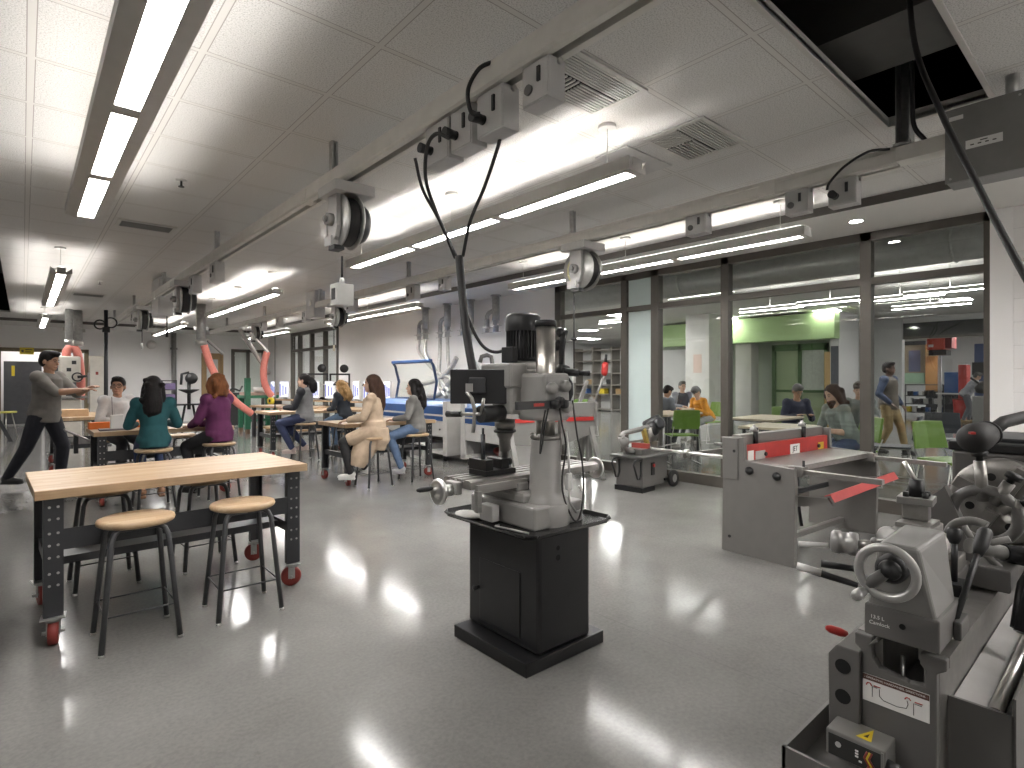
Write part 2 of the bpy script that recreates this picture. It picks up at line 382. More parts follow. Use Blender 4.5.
fixture(.355,.85,5.35,'wide linear pendant light nearest the camera at top left','left hand row',w=.235)['group']=G1
fixture(.335,8.3,12.1,'second linear pendant light along the left hand row',G1,w=.20)
fixture(.335,14.4,17.2,'farthest linear pendant light in the left hand row',G1,w=.20)
fixture(2.73,2.0,5.8,'long linear pendant light between the busways nearest the square air vents',G2,w=.16)
fixture(2.73,8.2,12.1,'second linear pendant light between the busways above the seated people',G2,w=.16)
fixture(2.73,14.3,18.1,'farthest linear pendant light between the busways near the back wall',G2,w=.16)
fixture(5.02,1.93,5.75,'linear pendant light hanging in front of the near glass panes',G3,w=.15)
fixture(5.02,8.1,11.9,'linear pendant light in front of the white pipe wall',G3,w=.15)
fixture(5.02,14.3,18.0,'linear pendant light by the far dark framed window',G3,w=.15)
for x,g,q in ((2.73,G2,'between the busways'),(5.02,G3,'beside the glass')): fixture(x,-3.9,-.45,'added unseen linear pendant light behind the viewpoint, continuing the row '+q,g,w=.16)  # unseen fixtures added behind the camera to light the near corner
for x in (-2.6,):  # unseen row added at left as fill light for the room
    for y in (-3.6,8.3,14.4):
        fixture(x,y,y+3.75,'added unseen linear pendant light left of the view',G1,w=.20)
# ================================================================ OVERHEAD
def vent(c0,c1,label,grid=False,grp=None):
    x0,y0,x1,y1=*c0,*c1; t=thing('air_vent',label,'vent',((x0+x1)/2,(y0+y1)/2,ZC),0,grp); w=(x1-x0)/2; l=(y1-y0)/2; z=-.012
    f=MB().box(-w,-l,z,-w+.03,l,-.001); f.box(w-.03,-l,z,w,l,-.001); f.box(-w+.03,-l,z,w-.03,-l+.03,-.001); f.box(-w+.03,l-.03,z,w-.03,l,-.001)
    build('frame',f,LBODY,t)
    build('backing',MB().box(-w+.03,-l+.03,-.0025,w-.03,l-.03,-.001),BLACKV,t)
    if grid:
        for a0,a1,b0,b1,d in ((-w+.03,w-.03,-l+.03,-.02,0),(-w+.03,-.03,-.01,l-.03,1),(-.02,w-.03,-.01,l-.03,0)):
            s=MB(); n=8
            for k in range(n):
                if d==0: yy=b0+(b1-b0)*(k+.5)/n; s.box(a0,yy-.006,-.011,a1,yy+.006,-.004)
                else: xx=a0+(a1-a0)*(k+.5)/n; s.box(xx-.006,b0,-.011,xx+.006,b1,-.004)
            build('louver_bank',s,LBODY,t)
    else:
        s=MB(); n=6
        for k in range(n): yy=-l+.03+(2*l-.06)*(k+.5)/n; s.box(-w+.03,yy-.006,-.011,w-.03,yy+.006,-.004)
        build('louver_bank',s,BOXGD,t)
vent((1.95,1.80),(2.55,2.20),'square louvred ceiling vent beside the nearest busway','g','square ceiling vents')
vent((3.05,1.76),(3.60,2.2),'square louvred ceiling vent above the end of the middle linear light','g','square ceiling vents')
vent((.70,6.62),(1.20,6.93),'narrow slotted ceiling vent beside the wide left hand light','', 'slotted ceiling vents')
vent((.66,12.7),(1.16,13.1),'small distant slotted ceiling vent over the back tables','', 'slotted ceiling vents')
o=build('access_panel',MB().box(3.05,2.32,ZC-.01,3.58,2.60,ZC),BOXG,bevel=.003); tag(o,'plain grey ceiling access panel behind the square vent','panel')
def sprinkler(x,y,label):
    t=thing('sprinkler_head',label,'sprinkler',(x,y,ZC),0,'ceiling sprinklers')
    build('escutcheon',MB().lathe([(0,-.008),(.035,-.008),(.04,0)]),CHROME,t)
    b=MB().cyl((0,0,-.05),(0,0,0),.008,n=8); b.cyl((0,0,-.055),(0,0,-.05),.022,n=12); build('deflector',b,BLK,t)
sprinkler(.94,5.04,'small sprinkler head right of the wide left hand light')
sprinkler(.92,11.0,'distant sprinkler head past the slotted vents')
def downl(x,y,label):
    t=thing('recessed_downlight',label,'light',(x,y,ZS),0,'recessed soffit lights')
    build('trim_ring',MB().lathe([(.055,-.001),(.055,-.006),(.075,-.006),(.078,0)]),WHITE,t); build('lens',MB().cyl((0,0,-.004),(0,0,-.001),.055),LAMP,t)
downl(5.94,1.85,'round recessed downlight in the soffit before the near glass panes')
b=MB(); b.box(5.44,-4,ZC+.03,5.48,19,4.0); b.box(-7,18.95,ZC+.03,5.4,19,4.0); struct(build('plenum_wall',b,BLACKV))
# busways: X of the rail, hung on slotted struts
def busway(x,y0,y1,label):
    z0=2.575; t=thing('busway',label,'power track',(x,y0,z0),0,'overhead power busways'); L=y1-y0
    b=MB(); prof=[(-.06,.012),(-.05,0),(-.018,0),(-.018,.06),(.018,.06),(.018,0),(.05,0),(.06,.012),(.06,.075),(.052,.082),(.052,.105),(-.052,.105),(-.052,.082),(-.06,.075)]
    b.prism(prof,'xz',0,L); build('housing',b,BUSG,t)
    build('slot_liner',MB().box(-.0175,.0,.04,.0175,L,.0598),BLK,t)
    y=(3.57-y0)%2.95; k=0
    while y<L:
        s=MB(); zt=ZC-z0
        for sx in (-1,1): s.box(sx*.0205-.0015,y-.0205,.10,sx*.0205+.0015,y+.0205,zt)
        s.box(-.0205,y+.0175,.10,.0205,y+.0205,zt)
        for q in (-.012,.012): s.box(q-.006,y-.0205,.10,q+.006,y-.0175,zt)
        so=build('hanger_strut',s,GALV,t)
        build('strut_bolt',MB().cyl((-.045,y,.115),(.045,y,.115),.009,n=8),STEEL,so); y+=2.95; k+=1
    yy=.7
    while yy<L: build('joint_cover',MB().box(-.064,yy,.004,.064,yy+.10,.088),BUSG,t); yy+=3.0
    return t
busway(1.55,.2,16.6,'long left busway track running from top centre to the back wall')
busway(3.87,.98,16.8,'long right busway track running in front of the glass partition')
def tap(x,y0,y1,h,label,cordplug=False,grp='power tap boxes on the busways',w=.045):
    t=thing('power_tap_box',label,'outlet box',(x,y0,2.575-h),0,grp); L=y1-y0
    build('body',MB().box(-w,0,0,w,L,h-.002),BOXG,t,bevel=.004)
    build('cover_plate',MB().box(-w-.004,.006,.006,-w,L-.006,h-.008),BOXG,t)
    b=MB().box(-w-.012,L*.28,h*.45,-w-.004,L*.28+.016,h*.80); build('breaker_switch',b,BLK,t)
    build('receptacle',MB().cyl((-w-.012,L*.72,h*.36),(-w-.003,L*.72,h*.36),.021),MGRAYD if not cordplug else BLK,t)
    build('clamp_screw',MB().cyl((w*.2,-.012,h-.015),(w*.2,.0,h-.015),.012,n=10),STEEL,t)
    if cordplug: build('plug',MB().cyl((-w-.07,L*.72,h*.36),(-w-.012,L*.72,h*.36),.024,.02),BLK,t)
    return t
tA=tap(1.56,2.19,2.39,.20,'leftmost of the four near tap boxes on the left busway, smallest plug at its edge',True)
tB=tap(1.56,2.01,2.17,.19,'second tap box of the near four on the left busway, cord looping down',True)
tC=tap(1.56,1.79,1.97,.19,'third tap box of the near four, with a cord looped up over the track',True)
tap(1.56,1.52,1.67,.165,'tap box standing apart at the near end of the left busway')
tap(1.56,6.45,6.68,.21,'tap box alone on the left busway over the middle of the tables')
tap(1.56,7.45,7.68,.21,'tap box on the left busway just before the black cord reel')
tap(1.56,12.3,12.5,.2,'farthest tap box on the left busway')
tap(3.87,2.19,2.36,.15,'tap box on the right busway between the reel and the glass corner')
tap(3.87,1.47,1.615,.155,'tap box on the right busway left of the plugged one')
tD=tap(3.87,1.19,1.35,.165,'tap box on the right busway with a black cord rising from its plug',True)
tap(3.87,5.6,5.75,.16,'tap box on the right busway just left of the hanging double cord')
tap(3.87,6.3,6.52,.2,'tap box on the right busway under the strut above the pipe wall')
tap(3.87,8.1,8.35,.19,'tap box on the right busway above the white wall, middle of three')
tap(3.87,10.0,10.2,.19,'tap box on the right busway next to the tall grey disconnect')
tap(3.87,11.4,11.6,.19,'tap box on the right busway over the far worktable')
tap(3.87,12.4,12.6,.19,'tap box on the right busway near the dust hose')
def disconnect(x,y0,y1,z0,z1,label):
    t=thing('disconnect_box',label,'electrical box',(x,y0,z0),0,'grey disconnect boxes'); L=y1-y0
    build('body',MB().box(-.09,0,0,.09,L,z1-z0),BOXG,t,bevel=.006); build('door',MB().box(-.1,.02,.03,-.09,L-.02,z1-z0-.03),BOXG,t)
    build('handle',MB().box(-.12,L*.4,(z1-z0)*.45,-.1,L*.4+.05,(z1-z0)*.45+.09),PAPER,t)
disconnect(1.62,9.75,10.35,2.30,2.87,'tall grey disconnect box hung on the left busway')
disconnect(3.90,9.55,9.95,2.42,2.89,'tall grey disconnect box hung on the right busway')
# big grey feed box with the bus end feed
t=thing('feed_box','large grey feed box at the end of the right busway under the ceiling hole','electrical box',(3.78,.42,2.385))
build('body',MB().box(0,0,0,.16,.32,.39),BOXGD,t,bevel=.006); build('cover',MB().box(-.012,-.004,.0,0,.324,.394),BOXGD,t,bevel=.002)
build('name_plate',MB().box(-.0135,.085,.16,-.012,.235,.205),PAPER,t); build('warning_label',MB().box(-.0135,.245,.33,-.012,.305,.352),PAPER,t)
b=MB()
for k in range(4): b.box(-.0142,.11+.03*k,.175,-.0135,.125+.03*k,.181)
b.box(-.0142,.145,.19,-.0135,.175,.195); build('plate_marking',b,BLK,t)
for yy,zz in ((.02,.37),(.30,.02)): build('cover_screw',MB().cyl((-.016,yy,zz),(-.012,yy,zz),.006,n=8),STEEL,t)
build('conduit_stub',MB().cyl((.08,.06,.39),(.08,.06,.54),.028),GALV,t)
build('end_feed',MB().box(.02,.32,.20,.14,.56,.285),BUSG,t,bevel=.004)
t=thing('support_post','dark steel strut post dropping out of the ceiling hole','post',(3.86,.95,2.68))
b=MB().box(-.05,-.035,0,.05,-.03,1.3); b.box(-.05,.03,0,.05,.035,1.3); b.box(.045,-.03,0,.05,.03,1.3); build('channel',b,GALV,t)
build('base_bracket',MB().box(-.055,-.045,-.004,.055,.045,.012),GALV,t)
def cord(label,pts,r=.009,m=None,n=60,name='hanging_cable',cat='cord',parent=None):
    P=[Vector(p)-(Vector(parent.location) if parent is not None and name=='plug_cord' else Vector((0,0,0))) for p in pts]; out=[]
    E=[2*P[0]-P[1]]+P+[2*P[-1]-P[-2]]; per=max(2,n//(len(P)-1))
    for i in range(1,len(E)-2):
        for k in range(per):
            u=k/per; a,b_,c,d=E[i-1],E[i],E[i+1],E[i+2]
            out.append(.5*((2*b_)+(c-a)*u+(2*a-5*b_+4*c-d)*u*u+(3*b_-a-3*c+d)*u**3))
    out.append(P[-1]); o=build(name,MB().tube(out,r,8),m or RUB,parent)
    if parent is None: tag(o,label,cat)
    else: o.parent=parent
    return o
# cords under the near taps, gathered and dropping to the mill
A=[pX(415,158,1.44),pX(423,190,1.5),pX(440,222,1.6),pX(455,258,1.75)]
cord('black cord dropping from the smallest near tap plug to the bundle over the mill',A,.008,name='plug_cord',parent=tA)
cord('black cord looping down from the second near tap into the bundle',[pX(449,138,1.43),pX(436,134,1.40),pX(427,148,1.42),pX(426,180,1.5),pX(437,214,1.6),pX(456,256,1.75)],.009,name='plug_cord',parent=tB)
cord('black cord from behind the third near tap slanting left to the bundle',[pX(502,128,1.58),pX(497,150,1.6),pX(484,188,1.65),pX(470,222,1.7),pX(463,256,1.75)],.009,name='plug_cord',parent=tC)
cord('short black cord looped over the track from the third near tap plug',[pX(480,114,1.43),pX(471,112,1.40),pX(468,90,1.40),pX(478,70,1.45),pX(490,63,1.5),pX(498,64,1.56)],.009,name='plug_cord',parent=tC)
cord('thick black taped cord bundle hanging down to the mill control screen',[pX(459,256,1.75),pX(462,290,1.76),pX(466,330,1.74),pX(472,366,1.72),pX(476,385,1.72)],.022)
cord('black cable sagging from the cord bundle across to the mill motor',[pX(461,285,1.77),pX(468,318,1.80),pX(482,345,1.85),pX(498,352,1.88),pX(516,342,1.93),pX(530,328,1.96)],.009)
cord('thin black cord draped from a ceiling strut hook to the right busway tap',[pX(890,149,3.80),pX(868,152,3.76),pX(845,166,3.74),pX(830,182,3.74),pX(827,190,3.75)],.008,name='plug_cord',parent=tD)
cord('long black cable slanting from the ceiling hole across the upper right corner',[Vector((2.95,.72,3.3)),pX(914,40,3.0),pX(940,110,2.85),pX(975,180,2.72),pX(1024,274,2.55),pX(1100,400,2.5)],.012)
cord('pair of dark conduits bending down beside the ceiling post',[Vector((3.7,.9,3.5)),pX(912,90,3.78),pX(914,125,3.80),pX(925,140,3.82)],.012)
# cord reels
def reel(x,y,z,label,sc=1.,dark=False):
    t=thing('cord_reel',label,'cord reel',(x,y,z),0,'retractable cord reels on the busways'); t.scale=(sc,)*3
    build('mount_bracket',MB().box(-.12,-.05,-.06,.12,.19,0),BOXG,t,bevel=.005)
    b=MB(); b.prism([(-.05,-.06),(.05,-.06),(.05,-.20),(.035,-.25),(-.035,-.25),(-.05,-.20)],'yz',-.105,-.09); 
    b2=MB(); b2.M=Matrix.Translation((0,.07,0)); b2.prism([(-.055,-.05),(.055,-.05),(.06,-.24),(.04,-.30),(0,-.32),(-.04,-.30),(-.06,-.24)],'yz',-.085,-.06); build('side_arm',b2,BOXG,t)
    c=(0,.07,-.20)
    build('rear_flange',MB().lathe([(0,.0),(.15,.0),(.155,.006),(.15,.012),(0,.012)],(-.055,.07,-.20),(1,0,0),32),GALV,t)
    build('wound_cord',MB().lathe([(.09,0),(.135,.004),(.14,.02),(.136,.04),(.14,.058),(.135,.07),(.09,.074)],(-.042,.07,-.20),(1,0,0),32),RUB,t)
    build('front_flange',MB().lathe([(0,0),(.15,0),(.155,.006),(.15,.012),(0,.012)],(.034,.07,-.20),(1,0,0),32),GALV,t)
    build('spring_housing',MB().lathe([(.11,0),(.115,.03),(.10,.055),(0,.06)],(.05,.07,-.20),(1,0,0),28),BLK if dark else CHARC,t)
    h=MB().cyl((-.12,.07,-.20),(-.05,.07,-.20),.035); h.cyl((-.135,.07,-.20),(-.12,.07,-.20),.018); build('hub',h,BOXGD,t)
    build('label_ring',MB().ring((-.0575,.07,-.20),.10,.010,(1,0,0),24,6,20,150),mat('pale_yellow_label',(.62,.58,.30),.5),t)
    build('cord_guide',MB().box(-.09,.03,-.37,-.03,.11,-.345),BLK,t)
    build('guide_plate',MB().box(-.10,.055,-.345,-.03,.14,-.29),BOXG,t)
    return t
reel(1.55,3.30,2.545,'grey cord reel on the left busway nearest the camera, box hanging from its cord',1.1)
reel(3.87,3.36,2.57,'grey cord reel on the right busway hanging before the left glass pane',1.2)
reel(1.55,8.05,2.575,'black and grey cord reel on the left busway beside a tap box',1.15,True)
reel(1.55,11.2,2.575,'far black cord reel on the left busway next to the tall disconnect box',1.15,True)
reel(3.87,8.65,2.575,'cord reel on the right busway behind the hanging outlet box',1.1,True)
reel(3.87,12.9,2.575,'distant cord reel on the right busway in front of the far window',1.1,True)
# drop cords with outlet boxes
t=thing('drop_outlet_box','pale outlet box dangling from the nearest reel cord','outlet box',pX(342,294,1.49))
build('box',MB().box(-.055,-.05,-.075,.055,.05,.06),mat('pale_grey_box',(.46,.46,.44),.45),t,bevel=.006)
build('strain_relief',MB().cyl((0,0,.06),(0,0,.10),.02,.012),WHITE,t)
build('receptacle',MB().box(-.058,-.025,-.04,-.055,.025,.03),BLK,t)
build('drop_cord',MB().cyl((0,0,.10),(0,.0,.235),.007,n=8),RUB,t)
def drop(p,z1,label,ball=None,bz=None):
    t=thing('reel_drop_cord',label,'cord',p,0,'cords hanging from the reels')
    build('cord',MB().cyl((0,0,0),(0,0,z1-p[2]),.007,n=8),RUB,t)
    if bz is not None: build('ball_stop',MB().ell((0,0,bz-p[2]),(.03,.03,.018)),BLK,t)
    build('connector',MB().cyl((0,0,-.10),(0,0,0),.018,.014),ball or BLK,t)
p=pX(574,372,3.81); drop(p,2.24,'thin drop cord with a stop ball hanging before the left glass pane',WHITE,1.70)
p=pX(334,345,3.80); drop(p,2.2,'short drop cord with a cream plug below the reel over the white wall',mat('cream_plug',(.62,.56,.42),.5))
p=pX(167,330,1.49); drop(p,2.2,'drop cord under the black reel on the left busway',BLK)
p=pX(275,405,3.80); drop(p,2.2,'long drop cord from the distant reel ending by the monitors')
p=pX(142,343,1.5); drop(p,2.2,'drop cord with a white ball plug under the far black reel',WHITE)
# ================================================================ WORKBENCHES AND STOOLS
STOOLG=mat('stool_grey_enamel',(.052,.053,.056),.35,var=.06)
def bench(label,cx,cy,rz,zt=.782,L=1.35,W=.80):
    t=thing('mobile_workbench',label,'workbench',(cx,cy,0),rz,'butcher block workbenches on casters')
    build('bench_top',MB().box(-L/2,-W/2,zt-.046,L/2,W/2,zt),M_WOOD,t,bevel=.003)
    lx=L/2-.075; ly=W/2-.055
    for sx in (-1,1):
        for sy in (-1,1):
            x=sx*lx; y=sy*ly; z0=.145
            b=MB(); b.box(x-.038,y+sy*.012,z0,x+.038,y+sy*.016,zt-.04)
            for q in (-1,1): b.box(x+q*.038-.002,y-sy*.03,z0,x+q*.038+.002,y+sy*.016,zt-.04)
            h=b; h.mi=1
            for zz in (.30,.36,.44,.50,.56,.63,.69):
                for q in (-.016,.018): h.cyl((x+q,y+sy*.0145,zz),(x+q,y+sy*.0185,zz),.0065,n=8)
            lg=build('leg',b,[CHARC,STEEL],t)
            # caster
            c=MB(); CM=Matrix.Translation((x,y,0))@Matrix.Rotation(R(72) if sx>0 else R(8*sy),4,'Z')@Matrix.Translation((-x,-y,0)); c.M=CM
            c.box(x-.05,y-.045,z0-.006,x+.05,y+.045,z0); c.box(x-.028,y-.012,.05,x-.024,y+.028,z0-.006); c.box(x+.024,y-.012,.05,x+.028,y+.028,z0-.006); c.cyl((x,y,z0-.025),(x,y,z0-.006),.032); c.cyl((x-.045,y+.01,.062),(x+.045,y+.01,.062),.009,n=8)
            cb=build('caster_fork',c,GALV,t)
            k=MB(); k.M=CM; k.lathe([(0,-.018),(.045,-.022),(.06,-.019),(.0625,0),(.06,.019),(.045,.022),(0,.018)],(x,y+.01,.0625),(1,0,0),24); build('caster_wheel',k,REDW,cb)
    build('rail',MB().box(-lx+.038,-ly-.012,.47,lx-.038,-ly-.006,.575),CHARC,t)
    for sx in (-1,1):
        build('end_stretcher',MB().box(sx*lx-.02,-ly+.03,.34,sx*lx+.02,ly-.03,.40),CHARC,t)
        build('top_bracket',MB().box(sx*lx-.038,-ly-.02,zt-.06,sx*lx+.038,ly+.02,zt-.0405),CHARC,t)
    s=MB().box(-lx,-.15,.378,lx,.15,.386); s.box(-lx,-.155,.345,lx,-.15,.386); s.box(-lx,.15,.345,lx,.155,.386); build('lower_shelf',s,CHARC,t)
    return t
B1=bench('empty wood topped workbench in the left foreground with red casters',.70,3.98,R(2.2))
B2=bench('wood topped workbench where the beige and grey sweater sitters face each other way',3.66,6.98,R(1),.775)
B2['label']='wood topped workbench beside the person in a long beige cardigan'
B3=bench('wood topped workbench in front of the white shirted person, orange case on it',1.22,7.60,R(.5))
B4=bench('wood topped workbench farther back beside the person in black sleeved grey top',3.90,10.10,R(0),.785,1.6)
B5=bench('workbench seen end on behind the standing man, brown carton on it',.62,10.95,R(90),.79,1.6,.66)
def stool0(label):
    t=thing('stool',label,'stool',(0,0,0),0,'round wood seat stools')
    build('seat',MB().lathe([(0,.585),(.158,.585),(.170,.592),(.1735,.602),(.170,.614),(.155,.6195),(0,.62)],n=36),M_WOOD,t)
    for sx in (-1,1):
        for sy in (-1,1):
            P=[(sx*.165,sy*.165,.012),(sx*.132,sy*.132,.40),(sx*.120,sy*.120,.53),(sx*.108,sy*.110,.562),(sx*.082,sy*.095,.578),(0,sy*.09,.579)]
            lg=build('leg',MB().tube(P,.0135,10),STOOLG,t)
            build('foot_glide',MB().lathe([(0,0),(.013,.0),(.012,.014),(0,.014)],(sx*.166,sy*.166,0),n=12),CHROME,lg)
    for a,b_ in (((-1,-1),(1,-1)),((-1,1),(1,1)),((-1,-1),(-1,1)),((1,-1),(1,1))):
        z=.175; k=.151; build('rung',MB().cyl((a[0]*k,a[1]*k,z),(b_[0]*k,b_[1]*k,z),.0045,n=6),STOOLG,t)
    return t
S0=stool0('round wood seat stool in the left foreground nearest the camera'); S0.location=(.443,3.462,0); S0.rotation_euler=(0,0,R(1))
def stool(x,y,rz,label): return dup(S0,(x,y,0),R(rz),label)
stool(.962,3.477,-1,'second foreground stool, right of the nearest one, before the empty bench')
stool(.40,4.52,2,'stool tucked behind the empty bench at its left end')
stool(.985,4.52,4,'stool tucked behind the empty bench at its right end')
stool(3.31,6.42,3,'stool under the person in a long beige cardigan')
stool(3.93,6.43,0,'stool under the person in a grey sweater and jeans')
stool(3.53,9.27,3,'stool under the person in black sleeved grey top')
stool(1.02,6.80,2,'stool under the person in a teal sweater')
stool(1.68,6.98,5,'stool under the person in a purple sweater')
stool(4.30,9.42,4,'stool under the person with long blond hair')
stool(.84,8.30,4,'stool under the person in a white shirt, behind the bench')
stool(1.55,8.35,9,'empty stool behind the bench between teal and purple sweaters')
# things on the bench with the orange case
o=tag(build('foam_case',MB().box(-.30,-.06,0,.30,.06,.075),ORANGE,bevel=.008),'long orange foam case lying on the bench before the white shirted person','case'); o.location=(.84,7.72,.782)
t=thing('tool_bin','pale tray with a white divider block at the bench corner','tray',(.74,7.42,.782))
build('tray',MB().box(-.13,-.08,0,.13,.08,.018),mat('tray_mauve',(.20,.17,.18),.5),t,bevel=.004)
build('divider_block',MB().box(-.03,-.04,.018,.09,.03,.165),PAPER,t,bevel=.006)
build('stylus',MB().cyl((.10,.02,.018),(.22,.10,.14),.004,n=6),STEEL,t)
build('antenna',MB().cyl((-.01,-.0,.16),(-.015,0,.36),.003,n=6),BLK,t)
o=tag(build('paper_stack',MB().box(-.14,-.1,0,.14,.1,.012),PAPER),'white papers spread on the bench before the purple sweater','papers'); o.location=(1.50,7.60,.782); o.rotation_euler=(0,0,.2)
t=thing('tilted_tablet','dark tablet propped at the left edge of the orange case bench','tablet',(.45,8.0,.70)); 
b=MB(); b.M=Matrix.Rotation(R(30),4,'Y'); b.box(-.12,-.16,0,.12,.16,.015); build('tablet_body',b,BOXGD,t); build('stand',MB().box(-.02,-.05,-.2,.02,.05,.01),CHARC,t)
o=tag(build('cardboard_carton',MB().box(-.22,-.15,0,.22,.15,.10),mat('cardboard',(.50,.33,.19),.8),bevel=.004),'open brown carton on the bench behind the standing man','box'); o.location=(.52,10.6,.79)
# ================================================================ MILLING MACHINE (centre)
t=thing('mill_stand','black steel cabinet stand carrying the grey milling machine','machine stand',(1.94,2.098,0))
build('plinth',MB().box(-.265,-.275,0,.265,.275,.062),BLKCAB,t,bevel=.004)
build('cabinet_body',MB().box(-.175,-.262,.062,.178,.272,.615),BLKCAB,t,bevel=.018,seg=3)
d=build('cabinet_door',MB().box(-.181,-.138,.10,-.174,.169,.415),BLKCAB,t,bevel=.003)
b=MB().cyl((-.195,.182,.26),(-.175,.182,.26),.010,n=10); b.lathe([(0,0),(.014,.004),(.014,.012),(0,.016)],(-.195,.182,.26),(-1,0,0),12); build('door_knob',b,BLK,d)
build('vent_hole',MB().cyl((-.05,-.2635,.535),(-.05,-.261,.535),.011),BLACKV,t); build('vent_hole',MB().cyl((-.05,-.2635,.49),(-.05,-.261,.49),.014),BLACKV,t)
b=MB()
x0,x1,y0,y1=-.265,.285,-.315,.36
x0-=.01
pr=[(x0+.04,y0),(x1-.04,y0),(x1,y0+.04),(x1,y1-.04),(x1-.04,y1),(x0+.04,y1),(x0,y1-.04),(x0,y0+.04)]
b.prism(pr,'xy',.615,.622)
n=len(pr)
for i in range(n):
    a=Vector((*pr[i],.0)); c=Vector((*pr[(i+1)%n],.0)); d_=(c-a); nn=Vector((d_.y,-d_.x,0)).normalized()*.018
    b.add([(a.x,a.y,.618),(c.x,c.y,.618),(c.x+nn.x,c.y+nn.y,.636),(a.x+nn.x,a.y+nn.y,.636),(a.x,a.y,.623),(c.x,c.y,.623),(c.x+nn.x*.8,c.y+nn.y*.8,.639),(a.x+nn.x*.8,a.y+nn.y*.8,.639)],[(0,1,2,3),(7,6,5,4),(3,2,6,7),(0,3,7,4),(1,5,6,2)])
build('chip_tray',b,mat('tray_black',(.03,.03,.03),.25,metal=.3),t)
# machine proper
mx,my,mz=1.94,2.0,.622
t=thing('milling_machine','grey column milling machine with black motor on the black cabinet','milling machine',(mx,my,mz))
M_MILL=mat('mill_grey_enamel',(.27,.262,.25),.32,var=.05,spec=.5)
b=MB().prism([(-.17,-.13),(.165,-.13),(.165,.36),(-.17,.36)],'xy',0,.108)
build('base_casting',b,M_MILL,t,bevel=.012,seg=2)
b=MB().prism([(-.14,-.02),(.12,-.02),(.12,.34),(-.14,.34)],'xy',.095,.16); build('knee_saddle_base',b,M_MILL,t,bevel=.02)
b=MB().lathe([(0,.09),(.115,.09),(.112,.11),(.095,.135),(.082,.16),(.072,.40),(.066,.418),(.0,.418)],(0,-.03,0),n=32); b.lathe([(.118,.0),(.128,.095),(.10,.115),(0,.115)],(0,-.03,0),n=32)
build('column_pedestal',b,M_MILL,t)
build('column',MB().cyl((0,-.03,.41),(0,-.03,.98),.047,n=32),mat('column_steel',(.52,.50,.46),.28,metal=.85,stretch=(40,40,1),var=.12),t)
build('column_cap',MB().lathe([(0,.962),(.053,.962),(.054,.985),(.050,.993),(0,.993)],(0,-.03,0),n=28),BLK,t)
b=MB().ring((0,-.03,.42),.066,.012,n=28)
for a in range(4): b.cyl((.07*cos(a*PI/2+.4),-.03+.07*sin(a*PI/2+.4),.41),(.07*cos(a*PI/2+.4),-.03+.07*sin(a*PI/2+.4),.44),.012,n=8)
build('column_collar',b,CAST,t)
build('elevation_rack',MB().cyl((.055,-.075,.33),(.058,-.075,.70),.010),STEEL,t)
# saddle and cross table
build('saddle',MB().box(-.13,.03,.155,.14,.33,.20),M_MILL,t,bevel=.008)
tb=MB(); tb.prism([(.055,.195),(.275,.195),(.275,.228),(.255,.235),(.235,.235),(.235,.225),(.215,.225),(.215,.235),(.185,.235),(.185,.225),(.165,.225),(.165,.235),(.13,.235),(.13,.225),(.11,.225),(.11,.235),(.075,.235),(.055,.228)],'yz',-.395,.50)
T=build('cross_table',tb,CAST,t)
build('table_end_bracket',MB().box(-.43,.12,.165,-.395,.21,.225),M_MILL,T,bevel=.006); build('table_end_bracket',MB().box(.50,.12,.165,.535,.21,.225),M_MILL,T,bevel=.006)
def handw(x,s,T,y=.165,z=.185):
    b=MB(); b.lathe([(0,.0),(.022,.0),(.022,.03),(.05,.034),(.058,.028),(.062,.036),(.058,.048),(.048,.05),(.024,.046),(.02,.06),(0,.06)],(x+s*.03,y,z),(s,0,0),28); b.cyl((x,y,z),(x+s*.04,y,z),.028)
    w=build('handwheel',b,CHROME,T); build('crank_grip',MB().lathe([(0,0),(.009,0),(.013,.03),(.012,.07),(.006,.085),(0,.086)],(x+s*.075,y+.04,z+.012),(s,0,0),14),BLK,w)
    return w
handw(-.43,-1,T); handw(.535,1,T)
b=MB().box(-.37,.036,.175,-.06,.054,.215); b.box(-.375,.03,.09,-.35,.058,.19); build('readout_scale_cover',b,STEEL,T,bevel=.002)
b=MB().box(-.235,.10,.01,-.185,.20,.09); build('coolant_block',b,WHITE,t,bevel=.006)
o=build('bellows_cover',MB().box(-.06,.02,.14,.10,.06,.20),RUB,t)
# vise
v=MB(); v.box(-.27,.10,.236,-.08,.24,.262); v.box(-.27,.10,.262,-.225,.24,.315); v.box(-.165,.11,.262,-.115,.23,.31); v.cyl((-.12,.17,.285),(-.06,.17,.285),.013); v.cyl((-.075,.17,.285),(-.06,.17,.285),.02)
V=tag(build('machine_vise',v,mat('vise_black',(.02,.02,.02),.35,metal=.4),bevel=.003),'black machine vise bolted on the left end of the mill table','vise'); V.location=(mx,my,mz)
b=MB().cyl((0,0,0),(0,0,.12),.011); b.cyl((0,0,.12),(0,0,.15),.006); o=tag(build('vise_handle',b,CHARC),'upright dark vise handle standing at the left end of the mill table','handle'); o.location=pD(483,459,2.72)
